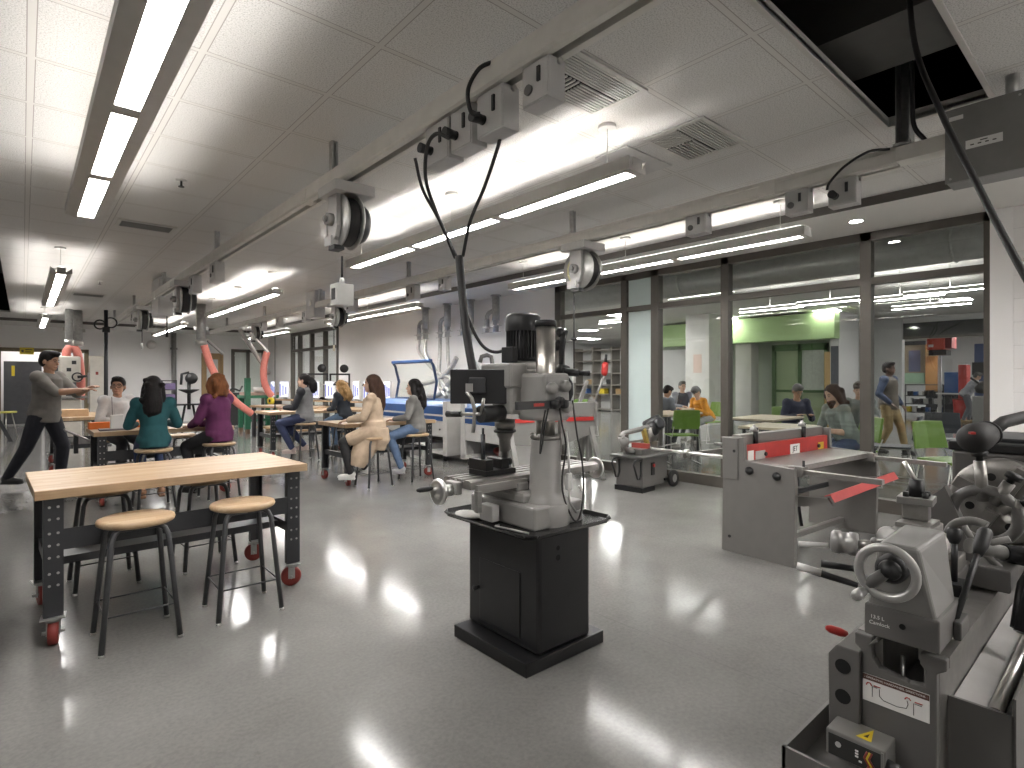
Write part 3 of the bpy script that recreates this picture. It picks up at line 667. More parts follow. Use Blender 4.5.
# head
H=build('head_gearbox',MB().box(-.14,.07,.53,.13,.29,.755),M_MILL,t,bevel=.018,seg=3)
build('gearbox_cover',MB().box(-.15,.065,.66,-.03,.30,.785),M_MILL,t,bevel=.012)
build('column_clamp',MB().box(-.075,-.10,.50,.105,.10,.735),M_MILL,t,bevel=.02,seg=3)
for x,z in ((.055,.67),(.065,.57),(-.035,.66)): build('clamp_boss',MB().lathe([(0,0),(.024,0),(.03,.01),(.03,.05),(0,.05)],(x,-.13,z),(0,1,0),18),M_MILL,t)
build('motor_flange',MB().lathe([(0,.755),(.10,.755),(.10,.785),(.07,.80),(0,.80)],(.045,.185,0),n=28),M_MILL,t)
b=MB().lathe([(0,.80),(.066,.80),(.077,.81),(.077,.98),(0,.98)],(.045,.185,0),n=30)
for k in range(28):
    a=2*PI*k/28; b.M=Matrix.Translation((.045,.185,0))@Matrix.Rotation(a,4,'Z'); b.box(.072,-.0025,.815,.089,.0025,.965)
b.M=Matrix.Identity(4); m_=build('motor',b,BLK,t)
build('motor_fan_cover',MB().lathe([(.091,.955),(.093,.96),(.093,1.03),(.08,1.045),(0,1.05)],(.045,.185,0),n=30),BLK,m_)
build('motor_terminal_box',MB().box(-.075,.13,.79,-.04,.22,.87),BLK,m_,bevel=.004)
b=MB().lathe([(0,.50),(.052,.50),(.052,.46),(.044,.455),(.042,.42),(.036,.41),(.030,.40),(.030,.34),(.017,.335),(.014,.28),(0,.28)],(-.085,.18,0),n=24); build('spindle_quill',b,CAST,t)
build('quill_ring',MB().ring((-.085,.18,.44),.05,.008,n=24),BLK,t)
b=MB().cyl((-.11,.18,.28),(-.11,.18,.262),.010); b.cyl((-.11,.18,.27),(-.11,.18,.262),.018)
# feed hub, star handle with black grips on the left side
b=MB().cyl((-.14,.14,.535),(-.275,.14,.535),.042,n=22); build('feed_hub',b,BLK,t)
b=MB().cyl((-.27,.14,.535),(-.30,.29,.53),.009); hb=build('feed_lever',b,STEEL,t); build('lever_grip',MB().cyl((-.297,.265,.53),(-.315,.36,.528),.014,.017),BLK,hb)
b=MB().cyl((-.27,.14,.535),(-.285,.10,.61),.008); hb=build('feed_lever',b,STEEL,t)
# right side: elevation crank with black levers
b=MB().lathe([(0,0),(.034,0),(.034,.055),(.028,.065),(0,.065)],(.105,-.03,.715),(.3,-.2,1),20); b.cyl((.09,-.06,.745),(.16,-.10,.735),.020); build('crank_hub',b,BLK,t)
b=MB().tube([(.10,-.04,.78),(.098,-.045,.85),(.108,-.045,.92),(.122,-.05,.95)],[.014,.016,.019,.015],10); b.ell((.10,-.035,.94),(.026,.02,.026)); b.tube([(.085,-.03,.90),(.08,-.03,.87),(.085,-.03,.85)],[.012,.016,.01],8); build('fine_feed_lever',b,BLK,t)
build('crank_grip',MB().cyl((.155,-.10,.735),(.215,-.125,.735),.011,.013),BLK,t)
b=MB().tube([(.12,-.05,.72),(.148,-.06,.68),(.15,-.06,.63),(.13,-.05,.58)],.013,10); build('lock_lever',b,CHARC,t)
# readout arm in front with red badge
b=MB().box(-.27,-.125,.565,.07,-.105,.603); A_=build('support_arm',b,CHARC,t,bevel=.003)
build('red_badge',MB().box(-.17,-.1285,.578,-.105,-.125,.592),RED,A_)
for k in range(3): build('arm_knob',MB().lathe([(0,0),(.02,0),(.024,.01),(.02,.03),(0,.03)],(-.02+.028*k-.02,-.125,.585+.015*(k%2)),(0,-1,0),14),BLK,A_)
# control screen behind the column, seen from the back
t2=thing('control_screen','black monitor arm screen hanging beside the mill head, seen from behind','monitor',(1.69,2.225,1.205),R(-42))
build('screen_case',MB().box(-.115,-.02,0,.165,.02,.17),BLK,t2,bevel=.004); build('rear_boss',MB().box(-.02,-.045,.05,.06,-.02,.13),CHARC,t2,bevel=.006)
build('mount_plate',MB().box(-.035,-.06,.06,.0,-.045,.10),STEEL,t2)
b=MB().tube([(-.03,-.05,.06),(-.005,-.06,.03),(.01,-.06,-.03),(.005,-.05,-.10),(.0,-.05,-.14)],.010,8); build('gooseneck',b,STEEL,t2)
b=MB(); b.M=Matrix.Rotation(.5,4,'Z'); b.box(.03,-.07,-.035,.07,-.066,.0); build('paper_tag',b,PAPER,t2)
cord('thin black cable looping over the mill column and base',[(mx+.02,my-.105,1.20),(mx+.015,my-.125,1.12),(mx+.045,my-.125,1.0),(mx+.015,my-.13,.86),(mx+.02,my-.135,.76),(mx+.06,my-.16,.65),(mx+.10,my-.165,.66),(mx+.145,my-.15,.78),(mx+.145,my-.14,.92),(mx+.12,my-.13,1.05),(mx+.13,my-.09,1.22)],.0045)
cord('thin black cord hanging in a long bight behind the mill spindle',[(mx-.05,my-.11,1.22),(mx-.085,my-.11,1.10),(mx-.10,my-.11,1.02),(mx-.115,my-.11,.98),(mx-.105,my-.11,1.08),(mx-.08,my-.11,1.18)],.004)
t=thing('chuck_key_pendant','grey pendant switch hanging on a pale cord by the mill column','switch',(mx+.055,my-.135,.80))
build('pendant_body',MB().bc((0,0,.03),(.035,.022,.085)),WHITE,t,bevel=.008); build('pendant_cord',MB().tube([(0,0,.07),(.0,0,.15),(.0,.02,.28)],.006,8),WHITE,t)
build('lower_loop',MB().tube([(0,0,-.01),(-.005,-.01,-.07),(.03,-.02,-.12),(.085,-.02,-.11),(.10,-.01,-.05),(.07,0,.0)],.006,8),STEEL,t)
o=tag(build('allen_wrench',MB().cyl((-.10,0,.006),(.10,0,.006),.005,n=6).cyl((-.10,0,.006),(-.10,.03,.006),.005,n=6),CHROME),'steel hex wrench lying along the front left of the chip tray','wrench'); o.location=(1.70,1.95,.625); o.rotation_euler=(0,0,R(-80))
o=tag(build('shop_rag',MB().ell((0,0,.012),(.06,.09,.014)),mat('rag',(.42,.41,.39),.9,bump=.6)),'crumpled pale rag on the left corner of the mill tray','rag'); o.location=(1.715,2.30,.625)
# ================================================================ BOX AND PAN BRAKE behind the mill
a0=Vector((4.62,5.45,0)); a1=Vector((5.93,5.10,0)); rz=math.atan2(a1.y-a0.y,a1.x-a0.x); L=(a1-a0).length
t=thing('pan_brake','grey box and pan brake with red striped beam standing behind the mill','sheet metal brake',a0,rz)
BR=mat('brake_grey',(.20,.195,.185),.42,var=.05)
build('apron',MB().prism([(0,.50),(L*.55,.44),(L,.60),(L,.80),(0,.80)],'xz',-.06,-.02),BR,t,bevel=.004)
build('upper_beam',MB().box(0,-.04,.83,L,.08,1.02),BR,t,bevel=.006)
for a,b_ in ((.02,.30),(.34,.62),(.66,.98)): build('red_stripe',MB().box(L*a,-.072,.775,L*b_,-.06,.825),RED,t)
for x in (.06,L-.06):
    b=MB().prism([(-.03,0),(.04,0),(.02,.80),(-.05,.80)],'yz',x-.03,x+.03); b.prism([(.26,0),(.32,0),(.10,.80),(.02,.80)],'yz',x-.03,x+.03); b.prism([(-.36,0),(-.30,0),(.0,.70),(-.06,.70)],'yz',x-.03,x+.03); b.box(x-.03,-.36,0,x+.03,.32,.03); build('end_frame',b,BR,t)
b=MB().prism([(-.10,.70),(.14,.70),(.18,.98),(.05,1.10),(-.10,1.0)],'yz',L,L+.03); build('end_plate',b,BR,t)
for k in range(5): build('end_bolt',MB().cyl((L+.03,-.06+.02*k,.72+.06*k),(L+.04,-.06+.02*k,.72+.06*k),.012,n=8),BLK,t)
b=MB().tube([(L+.02,0,.95),(L+.05,-.05,1.15),(L+.14,-.08,1.40)],.016,8); lv=build('bending_lever',b,BR,t)
build('lever_grip',MB().lathe([(0,0),(.03,.01),(.045,.05),(.045,.16),(.03,.19),(0,.19)],(L+.14,-.08,1.38),(.1,0,1),18),RED,lv); build('grip_tip',MB().cyl((L+.16,-.08,1.57),(L+.175,-.08,1.68),.022,.018),BLK,lv)
b=MB().prism([(0,0),(.05,0),(.20,.36),(.15,.38)],'xz',.1,.13); o=build('counterweight_arm',b,BR,t); o.location=(L-.2,-.02,.95)
for k in range(6): build('finger_clamp',MB().prism([(-.05,.80),(-.02,.80),(.03,.83),(-.02,.86)],'yz',L*(k+.08)/6,L*(k+.92)/6),CAST,t)
# ================================================================ HORIZONTAL BAND SAW
t=thing('band_saw','small grey horizontal band saw on a wheeled stand by the glass wall','band saw',(5.73,4.12,0),R(4))
build('stand_box',MB().box(-.28,-.17,.06,.28,.20,.40),MGRAY,t,bevel=.004)
build('stand_foot',MB().box(-.30,-.18,0,-.02,.21,.06),BLKCAB,t,bevel=.003)
build('chip_pan',MB().prism([(-.36,-.22),(.40,-.24),(.40,.24),(-.36,.24)],'xy',.40,.43),MGRAYD,t,bevel=.004)
for y in (-.21,.23): 
    w=build('wheel',MB().lathe([(0,-.018),(.04,-.018),(.05,-.022),(.10,-.022),(.105,0),(.10,.022),(.05,.022),(.04,.018),(0,.018)],(.36,y,.105),(0,1,0),24),RUB,t); build('wheel_hub',MB().cyl((.36,y-.024,.105),(.36,y+.024,.105),.05),GALV,w)
build('axle',MB().box(.20,-.19,.09,.38,.21,.12),BLKCAB,t)
for y in (-.15,.15): build('handle_loop',MB().tube([(-.30,y,.40),(-.42,y,.38),(-.44,y,.34),(-.36,y,.17),(-.32,y,.16),(-.29,y,.22),(-.29,y,.37)],.011,8),BLK,t)
s=build('switch_box',MB().box(-.10,-.185,.19,-.03,-.17,.34),BLK,t,bevel=.003); build('stop_button',MB().cyl((-.065,-.20,.305),(-.065,-.185,.305),.02),RED,s)
build('vise_bed',MB().box(-.22,-.12,.43,.30,.14,.50),CAST,t,bevel=.006)
build('vise_jaw',MB().box(-.10,-.13,.50,-.05,.10,.56),mat('jaw_red',(.30,.05,.04),.5),t,bevel=.004); build('vise_jaw',MB().box(.14,-.12,.50,.19,.12,.57),CAST,t,bevel=.004)
# bow frame: inclined U casting
b=MB(); b.tube([(-.50,0,.66),(-.44,-.0,.56),(-.32,0,.48),(-.20,0,.46)],[.022,.026,.03,.034],10); b.tube([(-.50,0,.66),(-.42,0,.70),(.0,0,.73),(.22,0,.745)],[.022,.028,.032,.04],10); b.tube([(-.47,0,.67),(-.42,0,.62)],[.04,.035],14)
build('bow_frame',b,mat('saw_silver',(.24,.235,.225),.4,metal=.3),t)
build('idler_wheel_cover',MB().lathe([(0,-.025),(.055,-.025),(.06,0),(.055,.025),(0,.025)],(-.43,-.02,.60),(0.2,1,0),22),mat('saw_silver2',(.24,.235,.225),.4,metal=.3),t)
build('drive_wheel_cover',MB().lathe([(0,-.035),(.10,-.035),(.105,0),(.10,.035),(0,.035)],(.16,-.03,.66),(0,1,0),22),CAST,t)
build('blade_guide',MB().bc((.02,-.02,.63),(.05,.05,.22),0,0,R(-25)),mat('brass_yellow',(.55,.42,.12),.4,metal=.5),t,bevel=.004)
build('blade',MB().box(-.33,-.001,.575,.14,.001,.60),STEEL,t)
m_=build('saw_motor',MB().lathe([(0,-.12),(.08,-.12),(.098,-.09),(.098,.09),(.085,.11),(0,.115)],(.28,.02,.76),(-.2,.5,-.3),22),BLK,t); build('motor_end_cap',MB().lathe([(0,.0),(.08,0),(.08,.02),(.05,.035),(0,.035)],(.25,-.08,.79),(-.25,-.8,.35),20),CHARC,m_)
build('gear_case',MB().lathe([(0,-.05),(.09,-.05),(.095,.03),(.07,.06),(0,.06)],(.19,-.02,.72),(0,-1,0.1),20),BLK,t)
build('stop_rod',MB().cyl((.2,-.18,.52),(.46,-.20,.53),.009),STEEL,t)
# ================================================================ FOOT SHEAR
SH=mat('shear_grey',(.165,.158,.148),.42,var=.04); SHD=SH
rz=R(-4); t=thing('foot_shear','large grey foot operated sheet metal shear with red blade beam','shear',(4.10,1.66,0),rz)
def plate(x,w,mirror=False):
    b=MB().prism([(0,0),(.56,0),(.55,.55),(.56,.88),(.38,.89),(.37,.715),(.0,.695),(-.01,.58)],'yz',x-w/2,x+w/2); return build('side_plate',b,SH,t,bevel=.004)
pl=plate(0,.045); 
build('plate_gusset',MB().box(-.030,.42,.56,-.0225,.545,.88),SH,pl,bevel=.003)
for y,z in ((.45,.78),(.49,.12)): build('plate_bolt',MB().cyl((-.032,y,z),(-.0225,y,z),.012,n=8),BLK,pl)
for y in (.12,.33): build('pivot_stud',MB().lathe([(0,0),(.03,.0),(.03,.01),(.018,.012),(.018,.03),(0,.03)],(-.0225,y,.63+.015*(y>.2)),(-1,0,0),14),BLK,pl)
pl2=plate(1.42,.045)
build('bed_table',MB().box(.0225,.02,.665,1.3975,.40,.705),CAST,t,bevel=.003)
bb=MB().box(.02,.385,.705,1.38,.415,.825); bm_=build('blade_beam',bb,RED,t)
for x in (.30,1.20): 
    g=MB().box(x-.02,.36,.68,x+.02,.385,.80); build('blade_stud',MB().cyl((x,.37,.74),(x,.385,.74),.016),BLK,bm_)
build('badge_plate',MB().box(.70,.3815,.705,.86,.385,.785),PAPER,bm_); text('badge_text','JET',.062,(.78,.381,.745),(R(90),0,0),BLK,bm_)
build('caution_label',MB().box(.05,.3815,.70,.13,.385,.78),PAPER,bm_); build('caution_label',MB().box(.16,.3815,.70,.30,.385,.77),mat('label_grey',(.5,.48,.46),.5),bm_); build('yellow_label',MB().box(1.20,.3815,.71,1.30,.385,.77),YEL,bm_)
build('hold_down_bar',MB().box(.02,.43,.76,1.40,.50,.90),SHD,t,bevel=.006)
for x in (.22,1.0):
    b=MB().box(x-.03,.40,.77,x+.03,.43,.93); build('spring_post',MB().cyl((x,.415,.78),(x,.415,.95),.018),BLK,t); build('spring_cap',MB().lathe([(0,0),(.035,0),(.03,.03),(.012,.035),(.012,.05),(0,.05)],(x,.43,.92),(0,0,1),12),GALV,t)
for x in (.06,1.30): 
    ar=build('front_arm',MB().box(x,-.52,.65,x+.045,.04,.685),CAST,t,bevel=.003); build('arm_clamp',MB().box(x-.02,-.03,.635,x+.065,.06,.707),SHD,ar,bevel=.004)
    build('arm_stop',MB().cyl((x+.02,-.02,.68),(x+.02,-.02,.75),.009),BLK,ar)
for x,y1 in ((.12,1.35),(.95,1.25)):
    rg=build('back_gauge_rod',MB().cyl((x,.5,.70),(x,y1,.70),.014),CHROME,t); build('rod_collar',MB().lathe([(0,-.02),(.03,-.02),(.03,.02),(0,.02)],(x,.98,.70),(0,1,0),14),STEEL,rg)
build('back_gauge_angle',MB().box(.05,.97,.66,1.1,1.0,.70),SHD,t)
tr=MB().prism([(-.03,.485),(-.026,.485),(.0,.528),(.036,.515),(.04,.519),(.002,.537)],'yz',.08,1.22); tr.v=[(x,y-.20,z+.05*x/1.34) for x,y,z in tr.v]; build('foot_treadle',tr,mat('treadle_red',(.50,.07,.065),.4),t)
for x in (.12,1.22):
    b=MB().prism([(.30,.36),(.30,.46),(-.17,.50+.05*x/1.34),(-.20,.45+.05*x/1.34)],'yz',x-.012,x+.012); build('treadle_arm',b,SH,t)
build('lower_tie_bar',MB().box(.0225,.25,.06,1.3975,.29,.10),SHD,t); build('treadle_shaft',MB().cyl((.0225,.33,.40),(1.3975,.33,.40),.022),CHARC,t)
for x in (.62,.72): build('link_rod',MB().cyl((x,.30,.12),(x,.38,.66),.014),BLK,t)
# ================================================================ ENGINE LATHE (lower right)
LB=Vector((1.45,.36,0))
t=thing('engine_lathe','grey metal lathe in the lower right corner, tailstock handwheel towards the camera','lathe',LB)
def W(dz=0):
    m=MB(); m.M=Matrix.Translation(Vector((0,0,dz))-LB); return m
LG=mat('lathe_grey_enamel',(.125,.12,.114),.34,var=.04,spec=.5)
LGL=mat('lathe_light_grey',(.185,.18,.172),.36,var=.04)
SATIN=mat('satin_aluminium',(.40,.395,.385),.35,metal=.6,var=.05)
b=W().prism([(.44,.45),(.44,.70),(.455,.712),(.455,.738),(.418,.738),(.420,.712),(.418,.690),(.405,.672),(.35,.661),(.322,.666),(.320,.70),(.330,.712),(.330,.735),(.283,.735),(.283,.712),(.300,.70),(.300,.45)],'yz',1.45,1.475); bed=build('bed_casting',b,LG,t,bevel=.003)
b=W()
b.prism([(.44,.45),(.44,.70),(.455,.712),(.455,.738),(.405,.738),(.405,.708),(.400,.45)],'yz',1.475,3.2); b.prism([(.338,.712),(.338,.735),(.283,.735),(.283,.712),(.300,.70),(.300,.45),(.328,.45),(.328,.70)],'yz',1.475,3.2); build('bed_ways',b,CAST,bed)
build('trough_dark_box',W().box(1.475,.328,.45,3.2,.40,.60),BLKCAB,bed)  # black box that paints the bed trough dark inside
build('bed_bolt',W().cyl((1.49,.37,.60),(1.49,.37,.70),.005),CHROME,bed)
b=W().prism([(.441,.45),(.505,.45),(.507,.675),(.49,.70),(.441,.70)],'yz',1.437,1.60); bx=build('gear_end_casting',b,LG,t,bevel=.003)
for z in (.655,.585): build('round_port',W().cyl((1.4355,.475,z),(1.44,.475,z),.0165),BLACKV,bx)
pl=build('instruction_plate',W().box(1.447,.312,.592,1.4505,.437,.652),PAPER,t)
build('plate_header',W().box(1.4464,.312,.640,1.447,.437,.652),mat('plate_brown',(.10,.045,.035),.5),pl)
text('header_text','- OPERATING HANDWHEEL DIRECTIONS -',.0062,tuple(Vector((1.4462,.3745,.646))-LB),(R(90),0,R(-90)),PAPER,pl,.0001)
b=W(); 
def line(pts,r=.0007): b.tube([(1.4466,y,z) for y,z in pts],r,5)
line([(.418,.605),(.418,.628),(.408,.628)]); line([(.404,.627),(.404,.612),(.396,.605),(.37,.603),(.353,.607),(.350,.617),(.352,.624)]); line([(.340,.598),(.340,.623),(.325,.623)])
build('diagram_lines',b,BLK,pl)
b=W(); line([(.430,.628),(.427,.634),(.422,.634),(.419,.629)],.0012); line([(.415,.631),(.402,.631)],.0012); line([(.356,.626),(.353,.631),(.348,.631),(.345,.627)],.0012); line([(.338,.627),(.324,.627)],.0012); build('diagram_arrows',b,RED,pl)
# tailstock
b=W().box(1.425,.29,.752,1.62,.428,.822); b.prism([(.41,.742),(.425,.72),(.40,.738)],'yz',1.43,1.62); ts=build('tailstock_base',b,LG,t,bevel=.006)
text('base_marking','13.5 L',.011,tuple(Vector((1.4242,.402,.795))-LB),(R(90),0,R(-90)),PAPER,ts,.0003); text('base_marking','Camlock',.011,tuple(Vector((1.4242,.398,.782))-LB),(R(90),0,R(-90)),PAPER,ts,.0003)
build('base_hole',W().cyl((1.424,.355,.79),(1.427,.355,.79),.006),BLACKV,ts)
b=W(); b.add([(1.43,.295,.81),(1.43,.425,.81),(1.60,.425,.81),(1.60,.295,.81),(1.43,.328,.962),(1.43,.402,.962),(1.62,.40,.972),(1.62,.318,.972)],[(3,2,1,0),(4,5,6,7),(0,1,5,4),(1,2,6,5),(2,3,7,6),(3,0,4,7)]); b2=build('tailstock_body',b,LGL,t,bevel=.010,seg=3)
build('quill',W().cyl((1.66,.36,.90),(1.80,.36,.90),.026),CHROME,b2); build('quill_center',W().lathe([(.018,0),(.018,.02),(0,.06)],(1.80,.36,.90),(1,0,0)),STEEL,b2)
b=W().lathe([(0,0),(.028,0),(.030,.006),(.030,.03),(.022,.035),(0,.035)],(1.43,.370,.915),(-1,0,0),28); b.lathe([(.022,.035),(.019,.045),(.012,.047),(.012,.055),(0,.055)],(1.43,.370,.915),(-1,0,0),24); dl=build('quill_dial',b,BLK,t)
wh=build('tailstock_handwheel',W().ring((1.372,.370,.915),.0525,.0092,(1,0,0),44,14),SATIN,t)
b=W().tube([(1.39,.373,.912),(1.378,.395,.89),(1.372,.405,.877)],[.012,.013,.011],10); build('wheel_spoke',b,MGRAYD,wh)
b=W().lathe([(0,0),(.007,0),(.008,.012),(.0105,.018),(.0115,.045),(.010,.054),(0,.055)],(1.368,.410,.868),(-1,0,0),18); build('wheel_grip',b,SATIN,wh)
# locking levers
for p0,p1,rr in (((1.555,.292,.775),(1.74,.268,.945),.0065),((1.66,.31,.835),(1.69,.315,.955),.007)):
    d_=(Vector(p1)-Vector(p0)); lv=build('clamp_lever',W().cyl(p0,p1,rr),BLK,t); q=Vector(p0)+d_*.78; build('lever_grip',W().lathe([(0,0),(.009,0),(.015,d_.length*.1),(.016,d_.length*.26),(.012,d_.length*.3),(0,d_.length*.3)],q,d_,16),BLK,lv)
build('clamp_block',W().box(1.54,.275,.75,1.62,.29,.79),MGRAYD,t,bevel=.003); build('clamp_block',W().box(1.63,.29,.80,1.70,.33,.845),BLK,t,bevel=.003)
# carriage
cg=build('carriage',W().prism([(.345,.74),(.50,.74),(.52,.76),(.50,.80),(.345,.80)],'yz',1.83,2.06),LG,t,bevel=.006); build('carriage_wing',W().box(2.02,.255,.738,2.15,.345,.80),LG,cg,bevel=.005)
build('apron',W().box(1.85,.49,.48,2.06,.53,.745),LG,t,bevel=.006)
build('cross_slide',W().box(1.87,.345,.80,1.99,.53,.84),CAST,t,bevel=.003)
build('swivel_base',W().lathe([(0,.84),(.062,.84),(.062,.862),(0,.862)],(1.935,.44,0),n=30),CAST,t)
cp=build('compound_slide',W().bc((1.90,.44,.886),(.20,.085,.048)),LGL,t,bevel=.004)
build('compound_gib',W().bc((1.915,.44,.915),(.12,.08,.014)),CAST,cp,bevel=.002)
tp=build('tool_post_block',W().bc((1.945,.45,.947),(.062,.062,.05),.1),CAST,t,bevel=.003)
build('tool_post_plate',W().bc((1.945,.45,.976),(.085,.085,.020),.1),LGL,tp,bevel=.002)
b=W().cyl((1.945,.45,.986),(1.945,.45,1.035),.021,.019,8); build('turret_nut',b,BLK,tp)
for a in range(4): build('tool_screw',W().cyl((1.945+.032*cos(a*PI/2+.9),.45+.032*sin(a*PI/2+.9),.986),(1.945+.032*cos(a*PI/2+.9),.45+.032*sin(a*PI/2+.9),1.0),.008,n=8),BLK,tp)
build('turret_lever',W().cyl((1.94,.45,1.03),(1.925,.475,1.085),.006),CHROME,tp)
b=W().lathe([(0,0),(.030,0),(.033,.004),(.033,.022),(.030,.024),(.030,.042),(.033,.044),(.033,.062),(.026,.068),(0,.068)],(1.80,.555,.85),(-.25,1,0),28); cd=build('cross_slide_dial',b,SATIN,t)
build('dial_grip',W().cyl((1.775,.625,.838),(1.755,.70,.83),.007,.008),WHITE,cd); build('cross_feed_shaft',W().cyl((1.85,.50,.85),(1.80,.56,.85),.013),STEEL,cd)
b=W().lathe([(0,0),(.032,0),(.034,.006),(.030,.012),(.012,.014),(.010,.022),(0,.022)],(1.795,.475,.886),(-1,.25,0),26); b.tube([(1.77,.505,.878),(1.768,.475,.884),(1.77,.445,.880)],[.005,.006,.005],8); b.ell((1.77,.507,.878),.009); b.ell((1.77,.443,.88),.008); build('compound_crank',b,SATIN,t)
for p0,p1,m_ in (((1.80,.55,.78),(1.76,.64,.785),BLK),((1.78,.55,.74),(1.745,.66,.762),BLK)): build('apron_handle',W().cyl(p0,p1,.008,.011),m_,t)
build('apron_handle_tip',W().cyl((1.735,.63,.765),(1.715,.69,.775),.010,.011),WHITE,t)
rp=pD(846,634,1.42); rq=pD(825,627,1.42); b=W().cyl(rp+(rp-rq)*.6,rp,.005); rh=build('direction_lever',b,STEEL,t); build('red_grip',W().lathe([(0,0),(.008,.0),(.0105,.016),(.0098,.042),(.005,.052),(0,.052)],rp,rq-rp,14),RED,rh)
# steady rest
sr=build('steady_rest_ring',W().ring((2.25,.345,.90),.080,.017,(1,0,0),36,10),LG,t); 
b=W().prism([(.27,.735),(.48,.735),(.50,.92),(.44,.98),(.40,.88),(.36,.79),(.30,.80)],'yz',2.225,2.275); build('steady_rest_foot',b,LG,sr)
for a,fl in ((86,.17),(118,.125),(150,.10)):
    d_=Vector((0,cos(R(a)),sin(R(a))))
    c0=Vector((2.25,.345,.90)); build('steady_finger',W().cyl(c0+d_*.045,c0+d_*fl,.016,n=12),CAST,sr); build('finger_knob',W().lathe([(0,0),(.010,0),(.010,.012),(.022,.014),(.023,.028),(.018,.032),(0,.032)],c0+d_*fl,d_,10),BLK,sr)
# handwheel with spokes and star levers in front of the steady rest
hw=build('feed_handwheel',W().ring((2.06,.335,.845),.072,.012,(1,-.25,.1),40,12,10,190),LGL,t)
for a in (60,155,225): build('feed_spoke',W().cyl((2.06,.335,.845),(2.06+.01,.335+.08*cos(R(a)),.845+.08*sin(R(a))),.009,n=10),LGL,hw)
build('feed_hub',W().cyl((2.03,.345,.85),(2.10,.28,.83),.022,.020),LGL,hw); build('feed_shaft',W().cyl((2.10,.28,.83),(2.22,.17,.80),.024,.030),BLK,hw)
build('follow_lever',W().tube([(2.05,.43,.88),(2.04,.47,.87),(2.03,.50,.86)],[.014,.015,.012],10),LGL,hw); build('follow_knob',W().ell((2.03,.515,.855),(.014,.014,.014)),BLK,hw)
# chuck and headstock
ch=build('chuck',W().lathe([(0,0),(.145,0),(.15,.006),(.15,.07),(.14,.08),(.10,.085),(.04,.08),(.03,.05),(0,.05)],(2.72,.36,.885),(-1,0,0),40),CAST,t)
for a in range(4): build('chuck_jaw',W().bc((2.62,.36+.09*cos(a*PI/2+.5),.885+.09*sin(a*PI/2+.5)),(.05,.04,.10),0,a*PI/2+.5-PI/2),CAST,ch)
for a in range(4): build('chuck_key_socket',W().cyl((2.633,.36+.09*cos(a*PI/2+1.28),.885+.09*sin(a*PI/2+1.28)),(2.66,.36+.09*cos(a*PI/2+1.28),.885+.09*sin(a*PI/2+1.28)),.014),BLACKV,ch)
hs=build('headstock',W().box(2.74,.18,.60,3.25,.52,1.05),LG,t,bevel=.012); build('headstock_cover',W().box(2.73,.17,1.05,3.26,.53,1.085),BLK,hs,bevel=.006); build('cover_lip',W().box(2.80,.2,1.085,3.2,.45,1.10),CHARC,hs,bevel=.004)
for z in (.93,.80): build('speed_knob',W().lathe([(0,0),(.03,0),(.03,.02),(.012,.022),(.012,.04),(0,.04)],(2.738,.46,z),(-1,0,0),16),BLK,hs)
# stand, chip tray, panels
build('end_cabinet',W().box(1.36,.33,0,1.75,.53,.43),LG,t,bevel=.004); build('head_cabinet',W().box(2.4,.22,0,3.2,.53,.43),LG,t,bevel=.004)
b=W(); b.box(1.305,.28,.425,3.25,.555,.432); b.box(1.30,.28,.425,1.308,.555,.49); b.box(1.30,.548,.425,3.25,.556,.49); build('chip_tray',b,LG,t)
b=W().add([(1.56,.297,.60),(3.2,.297,.60),(3.2,.205,.575),(1.56,.205,.575),(1.56,.297,.606),(3.2,.297,.606),(3.2,.205,.581),(1.56,.205,.581)],[(0,1,2,3),(7,6,5,4),(0,3,7,4),(1,5,6,2),(0,4,5,1),(3,2,6,7)]); build('sloped_chip_guard',b,mat('pale_sheet',(.46,.45,.44),.4,metal=.3),t)
b=W(); b.box(1.545,.19,.0,1.553,.318,.622); b.box(1.545,.186,.0,3.2,.192,.66); build('back_panel',b,LG,t)
b=W().cyl((1.58,.225,.60),(2.6,.225,.62),.014); build('coolant_rail',b,CHROME,t)
# electrical box in the tray
eb=build('electrical_box',W(.045).box(1.37,.372,.433,1.445,.488,.49),LGL,t,bevel=.003)
build('box_window',W(.045).box(1.3685,.38,.436,1.3702,.482,.482),mat('dark_window',(.05,.05,.048),.15),eb)
build('box_post',W(.045).box(1.366,.374,.433,1.37,.379,.487),LGL,eb); build('knockout',W(.045).cyl((1.367,.462,.464),(1.3688,.462,.464),.006),BOXG,eb)
for i,(y,z) in enumerate(((.425,.468),(.425,.462),(.425,.456),(.418,.448))): build('terminal',W(.045).box(1.3672,y-.003,z-.0018,1.3688,y+.003,z+.0018),PAPER,eb)
for y,m_ in ((.405,REDW),(.400,YEL),(.396,REDW)): build('wire',W(.045).tube([(1.3675,y,.476),(1.366,y+.005,.462),(1.3665,y-.004,.448),(1.3675,y,.438)],.0022,6),m_,eb)
wl=build('warning_label',W(.045).prism([(1.385,.402),(1.435,.412),(1.385,.432)],'xy',.4905,.4912),YEL,eb); build('label_bolt',W(.045).prism([(1.395,.412),(1.412,.413),(1.395,.420)],'xy',.4913,.4918),BLK,wl)
build('supply_cable',W(.045).tube([(1.38,.37,.455),(1.38,.34,.45),(1.40,.31,.44),(1.44,.295,.45)],.007,8),BLK,eb); build('cable_gland',W(.045).cyl((1.385,.374,.455),(1.385,.35,.452),.014),BLK,eb)
b=W(.045)
b.tube([(1.95,.22,.62),(2.0,.205,.72),(2.08,.20,.80),(2.2,.2,.84),(2.4,.2,.80)],.022,10)
build('drag_chain',b,BLK,t)
build('splash_hose',W(.045).tube([(1.98,.24,.62),(2.05,.235,.72),(2.2,.22,.76),(2.3,.24,.70)],.012,8),BLK,t)
